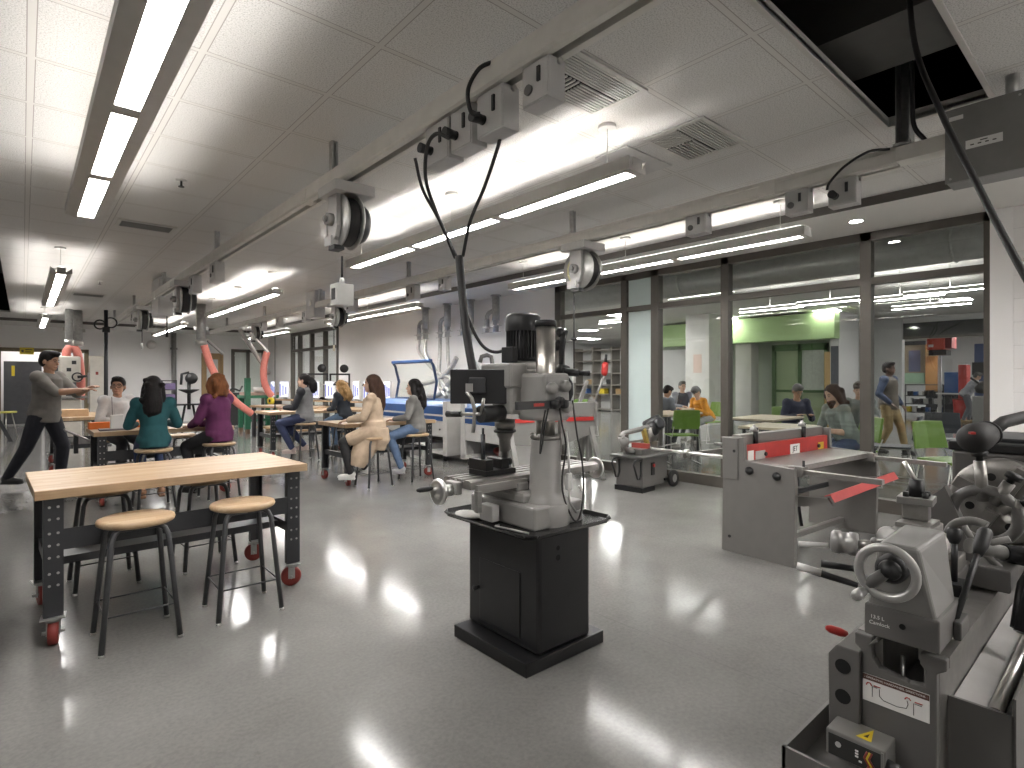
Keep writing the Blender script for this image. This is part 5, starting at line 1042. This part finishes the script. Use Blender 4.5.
# furniture beyond
def chair(x,y,rz,m,label):
    t=thing('side_chair',label,'chair',(x,y,0),R(rz),'plastic side chairs beyond the glass')
    s=MB(); s.prism([(-.21,.445),(.21,.43),(.23,.455),(.20,.46),(-.21,.47)],'yz',-.22,.22); build('seat',s,m,t,bevel=.008)
    bk=MB().add([(-.22,-.21,.56),(.22,-.21,.56),(.20,-.27,.86),(-.20,-.27,.86),(-.22,-.24,.56),(.22,-.24,.56),(.20,-.30,.86),(-.20,-.30,.86),(0,-.245,.56),(0,-.30,.865),(0,-.275,.56),(0,-.33,.865)],[(0,8,9,3),(8,1,2,9),(5,10,11,6),(10,4,7,11),(3,9,11,7),(9,2,6,11),(0,4,10,8),(8,10,5,1),(1,5,6,2),(0,3,7,4)]); build('backrest',bk,m,t,bevel=.008)
    for sx in (-1,1):
        b=MB().tube([(sx*.2,-.28,.60),(sx*.21,-.2,.44),(sx*.215,.17,.44),(sx*.235,.23,.02),(sx*.235,-.25,.02),(sx*.215,-.17,.44)],.008,8); build('sled_leg',b,STEEL,t)
    return t
NAVY=mat('slate_grey_plastic',(.045,.05,.065),.5)
chair(7.57,1.44,151,GREEN,'green chair alone in the right pane behind the lathe lamp'); chair(10.25,2.05,-80,NAVY,'slate chair beyond the green chair in the right pane'); chair(8.65,2.27,12,NAVY,'slate chair seen edge on below the walking man')
chair(7.95,4.97,-42,GREEN,'green chair with its back to the glass above the band saw'); chair(10.87,6.18,70,GREEN,'green chair under the person in the orange sweatshirt'); chair(10.1,8.9,150,GREEN,'green chair glimpsed left of the frosted pane'); chair(7.80,2.50,50,GREEN,'green chair under the bearded person'); chair(9.85,4.05,140,GREEN,'green chair at the table before the green wall')
def ctable(x,y,rz,L,W,label):
    t=thing('study_table',label,'table',(x,y,0),R(rz),'study tables beyond the glass'); build('table_top',MB().box(-L/2,-W/2,.71,L/2,W/2,.74),mat('pale_laminate',(.50,.42,.31),.4),t,bevel=.004); build('edge_band',MB().box(-L/2-.003,-W/2-.003,.70,L/2+.003,W/2+.003,.71),CHARC,t)
    for sx in (-1,1):
        for sy in (-1,1): build('leg',MB().box(sx*(L/2-.06)-.02,sy*(W/2-.06)-.02,0,sx*(L/2-.06)+.02,sy*(W/2-.06)+.02,.70),CHARC,t)
ctable(8.75,5.75,5,1.3,.7,'study table behind the green chair above the band saw'); ctable(10.0,6.55,5,1.3,.7,'study table in front of the orange sweatshirt person'); ctable(7.35,3.15,5,.9,.75,'study table under the bearded person hands'); ctable(8.9,4.05,3,1.3,.7,'study table in front of the navy dressed person')
# workshop beyond the opening
def rack(x,y,L,label,seed,h=1.15):
    rnd=random.Random(seed); t=thing('tool_rack',label,'rack',(x,y,0),R(90),'racks in the distant workshop')
    for z in (.15,.45,.75,h): build('shelf',MB().box(-L/2,-.2,z,L/2,.2,z+.03),CHARC,t)
    for q in (-L/2,L/2): build('upright',MB().box(q-.02,-.2,0,q+.02,.2,h),CHARC,t)
    cols=[BLK,BLK,BOXG,PAPER,YEL,CHARC,BLUE]
    for z in (.18,.48,.78):
        xx=-L/2+.05
        while xx<L/2-.12:
            w=rnd.uniform(.07,.16); build('tool_case',MB().box(xx,-.18,z,xx+w,.1,z+rnd.uniform(.1,.22)),rnd.choice(cols),t,bevel=.008); xx+=w+rnd.uniform(.02,.06)
rack(24.6,5.45,1.25,'low rack crowded with dark cases in the distant workshop',1); rack(24.4,4.55,.55,'second low rack right of the crowded one',2)
t=thing('peg_board','pegboard panel with blue tools and pale green shelf in the distant workshop','board',(25.3,5.92,1.2)); build('panel',MB().box(-.05,-.36,0,0,.36,1.5),mat('peg_tan',(.42,.36,.26),.6),t); build('tool_sheet',MB().box(-.07,-.20,.45,-.05,.16,1.25),mat('blue_grey_sheet',(.20,.22,.36),.6),t); build('green_shelf',MB().box(-.12,-.34,.0,-.05,.34,.40),mat('mint',(.42,.62,.45),.6),t); build('top_rail',MB().box(-.1,-.36,1.45,0,.36,1.6),CHARC,t)
t=thing('wood_locker','tall oak coloured locker right of the pegboard','locker',(25.3,5.35,0)); build('body',MB().box(-.2,-.19,.9,.2,.19,2.65),mat('oak_locker',(.45,.24,.09),.5,stretch=(8,8,1)),t,bevel=.01); build('locker_base',MB().box(-.18,-.18,0,.18,.18,.9),CHARC,t); build('basket',MB().box(-.3,-.16,2.2,-.2,.16,2.45),OAK,t)
t=thing('red_machine_head','big red machine housing high in the distant workshop','machine',(24.2,4.92,2.38)); build('housing',MB().box(-.4,-.22,0,.4,.30,.52),mat('coral_red',(.50,.08,.05),.4),t,bevel=.05); build('dark_side',MB().box(-.35,-.40,.05,.35,-.22,.48),mat('dark_red',(.2,.03,.03),.5),t); build('underside',MB().box(-.35,-.25,-.18,.35,.25,0),BLK,t); build('front_badge',MB().box(-.41,.1,.10,-.4,.24,.19),PAPER,t); build('post',MB().box(-.05,-.05,-2.38,.05,.05,-.18),BOXG,t)
t=thing('blue_cabinet','blue and red tool cabinet in the distant workshop','cabinet',(23.9,4.30,0)); build('blue_case',MB().box(-.3,.0,.85,.3,.38,1.6),BLUE,t,bevel=.01); build('red_side',MB().box(-.3,-.22,.3,.3,.0,1.85),RED,t,bevel=.01); build('base',MB().box(-.28,-.22,0,.28,.37,.85),CHARC,t); build('worktop',MB().box(-.34,-.22,.85,-.28,.6,.9),PAPER,t)
t=thing('blue_upright','tall blue column machine beside the person in grey','machine',(23.2,3.62,0)); build('column',MB().box(-.15,-.17,0,.15,.17,2.5),mat('slate_blue',(.06,.09,.2),.5),t,bevel=.02); build('head',MB().box(-.3,-.2,1.5,-.15,.2,1.9),BLK,t); build('base',MB().box(-.3,-.3,0,.3,.3,.2),BLK,t)
t=thing('grey_curtain_rack','pale grey vertical pipes at the right of the distant workshop','pipes',(23.8,3.0,0))
for k in range(5): build('pipe',MB().cyl((0,-.3+.15*k,0),(0,-.3+.15*k,2.5),.045),FW,t)
t=thing('grey_stand','dark grey machine on a box stand near the right pane edge','machine',(21.6,3.20,0)); build('stand',MB().box(-.3,-.35,0,.3,.35,.85),BOXGD,t,bevel=.01); build('machine_body',MB().lathe([(0,0),(.3,.05),(.35,.2),(.2,.4),(0,.42)],(0,0,.9)),BLK,t); build('handle',MB().cyl((0,.2,1.2),(-.2,.4,1.4),.03),BLK,t)
t=thing('red_bin','red barrel bin near the bending person','bin',(23.3,4.15,0)); build('bin',MB().lathe([(0,0),(.2,0),(.24,.7),(.22,.7),(.18,.05)]),RED,t); build('rim',MB().ring((0,0,.7),.235,.02),REDW,t)
# shelving grid seen through the left pane
t=thing('shelving_grid','large window grid with shelves seen through the leftmost pane','shelving',(19.0,15.6,0),R(-90)); 
b=MB()
for z in (.05,.7,1.1,1.6,2.15,2.6): build('shelf',MB().box(-1.6,-.25,z,1.6,.25,z+.05),mat('taupe_frame',(.20,.18,.16),.5),t)
for x in (-1.6,-.55,.5,1.55): build('upright',MB().box(x,-.28,0,x+.08,.28,2.75),mat('taupe_frame',(.20,.18,.16),.5),t)
build('back_panel',MB().box(-1.6,.25,0,1.6,.28,2.7),FW,t)
for x,z,m_ in ((-1.2,.75,BLUE),(-.2,.75,YEL),(.7,.75,OAK),(1.0,.75,YEL),(.2,1.15,BLK),(-.9,1.15,OAK)): build('stored_box',MB().box(x,-.2,z,x+.3,.1,z+.22),m_,t,bevel=.01)
struct(build('wall_far_white',MB().box(17.2,17.2,0,17.4,20,ZF),FW))
# ================================================================ PEOPLE
def remesh(name,mb,vox,material,parent,smooth=6,fac=.5):
    import bmesh
    me=bpy.data.meshes.new(name); me.from_pydata(mb.v,[],mb.f); bm=bmesh.new(); bm.from_mesh(me); bmesh.ops.remove_doubles(bm,verts=bm.verts,dist=1e-6); bmesh.ops.recalc_face_normals(bm,faces=bm.faces); bm.to_mesh(me); bm.free()
    o=bpy.data.objects.new(name,me); COL.objects.link(o)
    r=o.modifiers.new('r','REMESH'); r.mode='VOXEL'; r.voxel_size=vox; r.use_smooth_shade=True
    if smooth: q=o.modifiers.new('s','SMOOTH'); q.iterations=smooth; q.factor=fac
    bpy.context.view_layer.update()
    m2=bpy.data.meshes.new_from_object(o.evaluated_get(bpy.context.evaluated_depsgraph_get()))
    bpy.data.objects.remove(o); bpy.data.meshes.remove(me); m2.name=name; m2.materials.clear()
    for p in m2.polygons: p.use_smooth=True
    return link(name,m2,material,parent)
def cap(mb,pts,rr,n=12):   # tapered limb with rounded ends
    mb.tube(pts,rr,n)
    for p,r in ((pts[0],rr[0]),(pts[-1],rr[-1])): mb.ell(p,r,12,8)
def ik(S,T,a,b,bend):
    S=Vector(S); T=Vector(T); d=T-S; L=min(d.length,(a+b)*.995); u=d.normalized(); T=S+u*L
    x=(a*a-b*b+L*L)/(2*L); h=math.sqrt(max(0,a*a-x*x)); w=Vector(bend); w=w-u*w.dot(u); w.normalize(); return S+u*x+w*h,T
SK={'tan':(.42,.235,.15),'light':(.56,.36,.26),'brown':(.20,.10,.062),'dark':(.085,.045,.03)}
HC={'black':(.012,.010,.010),'brown':(.045,.022,.014),'auburn':(.17,.065,.025),'blond':(.27,.16,.065),'grey':(.12,.115,.11)}
def person(label,x,y,rz,s=.88,seat=.62,pose='sit',skin='light',hair='brown',style='long',top=(.3,.3,.3),top2=None,legs=(.05,.07,.14),shoe=(.3,.28,.26),lean=8,look=0,nod=0,hands=((.36,.16,.22),(.36,-.16,.22)),far=False,knees=None,feet=None,coat=False,hood=False,hat=None,beard=False,drop=.12,glasses=False,cuff=True):
    t=thing('person',label,'person',(x,y,0),R(rz)); v=.014 if far else .0065
    skm=mat('skin_'+skin,SK[skin],.5,var=.05,scale=20); hm=mat('hair_'+hair,HC[hair],.6,spec=.18,var=.35,scale=18,stretch=(3,3,.6),bump=.6,bscale=90)
    tm=mat('cloth_top_%02d%02d%02d'%tuple(int(c*99) for c in top),top,.85,var=.12,scale=14,bump=.25,bscale=120); lm=mat('cloth_leg_%02d%02d%02d'%tuple(int(c*99) for c in legs),legs,.85,var=.14,scale=16,bump=.25,bscale=140)
    hz=(seat+.105*s) if pose=='sit' else .90*s
    H=Vector((0,0,hz)); la=R(lean); up=Vector((sin(la),0,cos(la))); fw=Vector((cos(la),0,-sin(la)))
    waist=H+up*.16*s+fw*.005; chest=H+up*.34*s; N=H+up*.475*s; sh=[H+up*.435*s+Vector((0,q*.165*s,0)) for q in (1,-1)]
    hn=N+Vector((.01+.05*sin(la),0,.155*s)); hr=Matrix.Rotation(R(look),4,'Z')@Matrix.Rotation(R(nod+lean*.3),4,'Y')
    hs=s/.92 if s<.92 else s
    def hp(a,b_,c): return hn+(hr@Vector((a*hs,b_*hs,c*hs)))
    hips=[H+Vector((.0,q*.085*s,-.01)) for q in (1,-1)]
    if pose=='sit':
        kn=knees or [(.40,.12,-drop),(.40,-.10,-drop)]; K=[H+Vector((k[0]*s,k[1]*s,k[2])) for k in kn]
        ft=feet or [(.34,.12,.14),(.32,-.10,.14)]; A=[Vector((f[0]*s,f[1]*s,f[2])) for f in ft]
    else:
        ft=feet; A=[Vector((f[0]*s,f[1]*s,f[2])) for f in ft]; K=[]
        for q in (0,1):
            k,a=ik(hips[q],A[q],.43*s,.42*s,(1,0,0)); K.append(k); A[q]=a
    # arms
    E_=[];Hd=[]
    for q,sg in ((0,1),(1,-1)):
        h=Vector(hands[q]); tgt=Vector((h[0]*s,h[1]*s,hz+h[2]*s)); e,tt=ik(sh[q],tgt,.285*s,.25*s,(-.35,sg*.55,-1)); E_.append(e); Hd.append(tt)
    b=MB()   # body: one continuous surface
    b.ell(H+up*.02,(.115*s,.155*s,.10*s)); b.tube([H,waist,chest,H+up*.44*s],[.125*s,.115*s,.13*s,.10*s],16,flat=1.0); b.ell(chest,(.105*s,.16*s,.15*s)); cap(b,sh,[.046*s,.046*s])
    cap(b,[N-up*.05*s,N+Vector((.005,0,.05*s)),hp(-.012,0,-.06)],[.062*s,.052*s,.05*s])
    q3=hr.to_3x3()
    b.ell(hp(-.012,0,.035),(.094*hs,.073*hs,.088*hs),18,12,q3); b.ell(hp(.018,0,-.035),(.068*hs,.060*hs,.078*hs),18,12,q3); b.ell(hp(.060,0,-.085),(.026*hs,.030*hs,.022*hs),12,8,q3)
    b.tube([hp(.078,0,.012),hp(.098,0,-.022),hp(.094,0,-.032)],[.009*hs,.013*hs,.011*hs],8); b.ell(hp(.082,0,-.06),(.012*hs,.024*hs,.010*hs),10,8,q3)
    for sg in (1,-1): b.ell(hp(-.01,sg*.076,-.012),(.018*hs,.012*hs,.030*hs),10,8,q3)
    for q,sg in ((0,1),(1,-1)):
        cap(b,[sh[q],E_[q]],[.047*s,.040*s]); d=(Hd[q]-E_[q]).normalized(); cap(b,[E_[q],E_[q].lerp(Hd[q],.35),Hd[q]],[.040*s,.041*s,.026*s])
        # hand
        side=d.cross(Vector((0,0,1)));
        if side.length<.1: side=Vector((0,1,0))
        side.normalize(); nrm=side.cross(d).normalized()
        pc=Hd[q]+d*.045*s; pm=Matrix((d,side,nrm)).transposed(); b.ell(pc,(.050*s,.040*s,.017*s),14,8,pm)
        for i,(o,l) in enumerate(((-.030,.058),(-.010,.070),(.010,.074),(.030,.064))):
            r0=pc+d*.035*s+side*o*s; b.tube([r0,r0+d*l*.45*s-nrm*.004,r0+d*l*.8*s-nrm*.016*s,r0+d*l*s-nrm*.03*s],[.0098*s,.0095*s,.009*s,.0075*s],8)
        tb=-sg; r0=pc-d*.02*s+side*tb*.032*s; b.tube([r0,r0+side*tb*.024*s+d*.028*s,r0+side*tb*.030*s+d*.058*s-nrm*.006],[.012*s,.0105*s,.008*s],8)
        cap(b,[hips[q],K[q]],[.078*s,.052*s]); cap(b,[K[q],K[q].lerp(A[q],.3),A[q]],[.05*s,.048*s,.032*s])
        b.ell(A[q]+Vector((.06*s,0,-.035)),(.11*s,.036*s,.03*s))
    remesh('body',b,v,skm,t,4)
    # face
    if not far or True:
        for sg in (1,-1):
            build('eye',MB().ell(hp(.0815,sg*.030,.006),(.006*hs,.013*hs,.006*hs),10,6,q3),BLK,t)
            build('eyebrow',MB().tube([hp(.083,sg*.014,.026),hp(.082,sg*.032,.031),hp(.070,sg*.048,.026)],.0045*hs,6),hm,t)
        e=MB(); e.tube([hp(.078,.022,-.061),hp(.092,0,-.059),hp(.078,-.022,-.061)],[.003,.0055*hs,.003],6); build('lips',e,mat('lip',(.30,.10,.085),.5),t)
        if glasses:
            e=MB()
            for sg in (1,-1): e.ring(hp(.096,sg*.031,.004),.023*hs,.003,hr.to_3x3()@Vector((1,0,0)),16,5); e.tube([hp(.094,sg*.054,.006),hp(-.01,sg*.082,.006)],.0028,5)
            build('glasses',e,BLK,t)
    # top
    vc=.016 if far else .011
    c=MB(); c.tube([H-up*(.10 if not coat else .02)*s,H+up*.04*s,waist,chest,H+up*.43*s,N-up*.01*s],[.155*s,.160*s,.140*s,.150*s,.135*s,.075*s],18); c.ell(H+up*.0,(.155*s,.19*s,.11*s)); c.ell(chest,(.125*s,.185*s,.165*s)); c.ell(H+up*.40*s,(.10*s,.175*s,.08*s))
    if hood: c.ell(N+Vector((-.06,0,-.01)),(.07*s,.11*s,.06*s))
    sl=MB()
    for q in (0,1):
        dst=c if top2 is None else sl
        en=Hd[q] if cuff else E_[q].lerp(Hd[q],-.05)
        dst.ell(sh[q],(.079*s,.079*s,.082*s)); cap(dst,[sh[q]-Vector((0,(1-2*q)*.02,0)),sh[q].lerp(E_[q],.5),E_[q]],[.072*s,.064*s,.057*s]); 
        if cuff: cap(dst,[E_[q],E_[q].lerp(Hd[q],.5),E_[q].lerp(Hd[q],.93)],[.057*s,.052*s,.042*s])
    if coat:   # long cardigan falling over the seat
        c.tube([H+up*.10,H+Vector((.0,0,-.04)),H+Vector((.09,0,-.20)),H+Vector((.17,.05,-.36)),H+Vector((.20,.07,-.46))],[.165*s,.185*s,.17*s,.14*s,.10*s],18); c.tube([H+Vector((-.05,0,0)),H+Vector((-.07,.0,-.14)),H+Vector((-.05,0,-.26))],[.15*s,.15*s,.10*s],14)
        for q in (0,1): cap(c,[hips[q],hips[q].lerp(K[q],.75)],[.11*s,.09*s])
    tp=remesh('top',c,vc,tm,t,5)
    if top2 is not None: remesh('sleeves',sl,vc,mat('cloth_sleeve_%02d%02d'%(int(top2[0]*99),int(top2[2]*99)),top2,.85,var=.12,bump=.2),t,4)
    g=MB(); g.ell(H-up*.01,(.150*s,.178*s,.115*s))
    for q in (0,1): cap(g,[hips[q],hips[q].lerp(K[q],.5),K[q]],[.102*s,.088*s,.070*s]); cap(g,[K[q],K[q].lerp(A[q],.4),K[q].lerp(A[q],.94)],[.069*s,.064*s,.052*s])
    cap(g,[hips[0],hips[1]],[.10*s,.10*s]); remesh('trousers',g,vc,lm,t,4)
    shm=mat('shoe_%02d%02d'%(int(shoe[0]*99),int(shoe[2]*99)),shoe,.5)
    for q in (0,1):
        f=MB(); dx=(A[q]-K[q]); f.ell(A[q]+Vector((.065*s,0,-.035)),(.125*s,.045*s,.042*s)); f.ell(A[q]+Vector((-.01,0,-.01)),(.055*s,.043*s,.055*s)); f.bc(A[q]+Vector((.055*s,0,-.066)),(.23*s,.075*s,.02)); remesh('shoe',f,.010,shm,t,3)
    # hair
    h=MB(); h.ell(hp(-.022,0,.045),(.100*hs,.083*hs,.088*hs),18,12,q3); h.ell(hp(-.045,0,.0),(.078*hs,.078*hs,.085*hs),18,12,q3)
    if style=='short': h.ell(hp(.03,0,.10),(.07*hs,.065*hs,.035*hs),14,8,q3)
    if style in('long','wavy'):
        L=.40 if style=='long' else .34; w=.075 if style=='long' else .095
        h.tube([hp(-.04,0,.06),hp(-.085,0,-.04),hp(-.10,0,-.16),hp(-.105,0,-.28),hp(-.095,0,-L)],[.075*hs,.082*hs,w*hs,w*.95*hs,.035*hs],14)
        for sg in (1,-1): h.tube([hp(-.0,sg*.06,.07),hp(.0,sg*.082,-.02),hp(-.03,sg*.085,-.13),hp(-.05,sg*.075,-.25),hp(-.06,sg*.06,-L+.04)],[.03*hs,.034*hs,.04*hs,.04*hs,.02*hs],10)
        if style=='wavy':
            rnd=random.Random(3)
            for i in range(26): h.ell(hp(-.09+rnd.uniform(-.05,.05),rnd.uniform(-.10,.10),rnd.uniform(-.33,.08)),.030*hs,8,6)
    if style=='bob':
        rnd=random.Random(5); h.tube([hp(-.03,0,.06),hp(-.07,0,-.04),hp(-.08,0,-.14)],[.08*hs,.098*hs,.07*hs],14)
        for sg in (1,-1): h.tube([hp(.0,sg*.06,.07),hp(-.0,sg*.088,-.02),hp(-.02,sg*.085,-.12)],[.034*hs,.042*hs,.028*hs],10)
        for i in range(22): h.ell(hp(-.05+rnd.uniform(-.06,.04),rnd.uniform(-.10,.10),rnd.uniform(-.15,.10)),.028*hs,8,6)
    if style=='tail':
        rnd=random.Random(4); h.tube([hp(-.07,0,.05),hp(-.13,0,.02),hp(-.17,0,-.06),hp(-.175,0,-.16),hp(-.16,0,-.22)],[.04*hs,.055*hs,.075*hs,.07*hs,.03*hs],12)
        for i in range(14): h.ell(hp(-.165+rnd.uniform(-.05,.04),rnd.uniform(-.07,.07),rnd.uniform(-.2,.0)),.03*hs,8,6)
    remesh('hair',h,.011 if not far else .016,hm,t,3)
    if beard: 
        e=MB(); e.ell(hp(.045,0,-.085),(.052*hs,.058*hs,.055*hs),14,10,q3); e.ell(hp(.055,0,-.13),(.035*hs,.042*hs,.05*hs),12,8,q3); remesh('beard',e,.01,hm,t,2)
    if hat is not None:
        e=MB(); e.ell(hp(-.012,0,.065),(.102*hs,.088*hs,.085*hs),18,12,q3); e.tube([hp(.04,-.05,.075),hp(.13,-.03,.06),hp(.13,.03,.06),hp(.04,.05,.075)],[.014]*4,8) if hat[1] else None
        remesh('cap',e,.011,mat('cap_%02d'%int(hat[0][0]*99),hat[0],.8),t,3)
    return t
person('person in a teal sweater with long dark hair seated with back to the camera',1.02,6.80,86,.86,skin='light',hair='black',style='wavy',top=(.012,.075,.085),legs=(.035,.055,.12),shoe=(.25,.13,.07),hands=((.34,.16,.17),(.34,-.18,.17)),lean=6,look=-8,feet=((.20,.10,.16),(.22,-.10,.16)))
person('person in a purple sweater with short curly auburn hair seated side on',1.68,6.98,122,.90,skin='light',hair='auburn',style='bob',top=(.105,.018,.075),legs=(.018,.018,.02),shoe=(.02,.02,.02),hands=((.36,.10,.10),(.36,-.06,.10)),lean=4,look=-10,drop=.14,feet=((.30,.10,.12),(.40,-.08,.14)))
person('person in a white shirt and glasses seated facing the camera behind the bench',.84,8.30,-70,.86,skin='tan',hair='black',style='short',top=(.62,.61,.60),legs=(.05,.05,.06),hands=((.30,.16,.15),(.32,-.12,.15)),lean=8,look=-38,nod=-4,glasses=True)
person('person in a grey top with black sleeves, jeans and ponytail, seated facing left',3.53,9.27,140,.95,skin='light',hair='black',style='tail',top=(.22,.22,.225),top2=(.022,.023,.028),legs=(.028,.038,.09),shoe=(.45,.36,.33),hands=((.33,.08,.16),(.33,-.10,.14)),lean=2,hood=True,drop=.10,feet=((.18,.10,.19),(.02,-.07,.22)))
person('person with long wavy blond hair in a black jacket seated facing away',4.30,9.42,118,.82,skin='light',hair='blond',style='wavy',top=(.020,.024,.032),legs=(.11,.17,.26),shoe=(.1,.1,.1),hands=((.34,.14,.12),(.34,-.14,.12)),lean=12,nod=14,look=10)
person('person in a long beige cardigan with straight brown hair seated facing left',3.31,6.42,146,.89,skin='light',hair='brown',style='long',top=(.47,.36,.26),legs=(.014,.014,.016),shoe=(.55,.54,.52),hands=((.34,.10,.13),(.36,-.10,.13)),lean=2,coat=True,drop=.15,feet=((.30,.08,.17),(.12,-.10,.20)))
person('person in a grey sweater and jeans with dark curly hair seated facing left',3.93,6.43,143,.83,skin='light',hair='black',style='wavy',top=(.17,.165,.155),legs=(.10,.155,.26),shoe=(.35,.35,.36),hands=((.34,.10,.13),(.34,-.12,.10)),lean=4,drop=.12,feet=((.22,.10,.17),(.26,-.10,.17)))
person('person in a striped grey shirt and dark trousers striding right at far left',.20,9.0,-38,1.02,pose='stand',skin='tan',hair='black',style='short',top=(.15,.14,.125),legs=(.014,.015,.022),shoe=(.02,.018,.016),hands=((.46,.10,.30),(.50,-.10,.28)),lean=6,feet=((.12,.08,.075),(-.38,-.08,.11)),cuff=False,nod=8)
# beyond the glass
person('person in an orange sweatshirt and grey hat bent over the table beyond the glass',10.87,6.18,160,.95,seat=.45,skin='light',hair='grey',style='short',top=(.60,.25,.02),legs=(.3,.3,.3),lean=34,nod=30,far=True,hat=((.13,.13,.135),False),hands=((.44,.12,.18),(.44,-.12,.18)),feet=((.34,.12,.08),(.3,-.1,.08)))
person('person in dark grey with short black hair beside the frosted pane',9.40,6.40,-20,.95,seat=.45,skin='tan',hair='black',style='short',top=(.10,.11,.13),legs=(.05,.05,.06),lean=26,nod=24,far=True,hands=((.42,.12,.2),(.42,-.12,.2)),feet=((.34,.12,.08),(.3,-.1,.08)))
person('person in a dark vest sitting upright beyond the orange sweatshirt',11.5,7.2,-125,1.0,seat=.45,skin='light',hair='grey',style='short',top=(.05,.055,.065),top2=(.2,.21,.24),legs=(.05,.05,.06),lean=6,far=True,hands=((.36,.12,.18),(.36,-.12,.18)),feet=((.34,.12,.08),(.3,-.1,.08)))
person('bearded person in grey green and jeans leaning over a table behind the shear',7.80,2.50,140,1.0,seat=.45,look=14,skin='light',hair='brown',style='bob',top=(.19,.215,.20),legs=(.05,.075,.14),lean=24,nod=14,far=True,beard=True,hands=((.42,.16,.16),(.46,-.10,.16)),feet=((.34,.12,.08),(.3,-.1,.08)),cuff=False)
person('person in a navy top with short grey hair sitting before the green wall',9.85,4.05,-130,.98,seat=.45,skin='tan',hair='grey',style='short',top=(.02,.025,.06),legs=(.05,.05,.06),lean=22,nod=24,far=True,hands=((.40,.12,.2),(.40,-.12,.2)),feet=((.34,.12,.08),(.3,-.1,.08)))
person('person in a cap and grey green top facing out behind the bearded person',10.1,3.1,-165,.98,seat=.45,skin='light',hair='brown',style='short',top=(.20,.22,.21),legs=(.05,.06,.1),lean=8,far=True,hat=((.07,.055,.045),True),hands=((.36,.14,.2),(.36,-.14,.2)),feet=((.34,.12,.08),(.3,-.1,.08)))
person('person in a dark blue shirt, brown vest and khaki trousers walking beyond the glass',11.8,3.15,-100,1.0,pose='stand',skin='dark',hair='black',style='short',top=(.10,.085,.07),top2=(.03,.045,.09),legs=(.22,.16,.075),shoe=(.02,.02,.02),lean=0,far=True,hands=((.10,.26,-.02),(.16,-.26,.02)),feet=((.24,.08,.075),(-.14,-.08,.08)))
person('person in light grey bending over in the distant workshop',22.4,3.90,-70,1.0,pose='stand',skin='light',hair='grey',style='short',top=(.36,.37,.40),legs=(.14,.14,.16),shoe=(.3,.2,.1),lean=34,nod=20,far=True,hands=((.50,.12,.12),(.50,-.12,.12)),feet=((.1,.1,.075),(-.08,-.1,.075)),cuff=False)
# ================================================================ VIEW
vs=SC.view_settings; vs.view_transform='Standard'; vs.look='None'; vs.gamma=1; vs.use_curve_mapping=False; vs.exposure=2.32
SC.cycles.use_denoising=True
SC.cycles.max_bounces=10; SC.cycles.diffuse_bounces=5; SC.cycles.transparent_max_bounces=16
SC.cycles.sample_clamp_indirect=8
w=bpy.data.worlds.new('world'); SC.world=w; w.use_nodes=True; w.node_tree.nodes['Background'].inputs[0].default_value=(.5,.5,.5,1); w.node_tree.nodes['Background'].inputs[1].default_value=.3
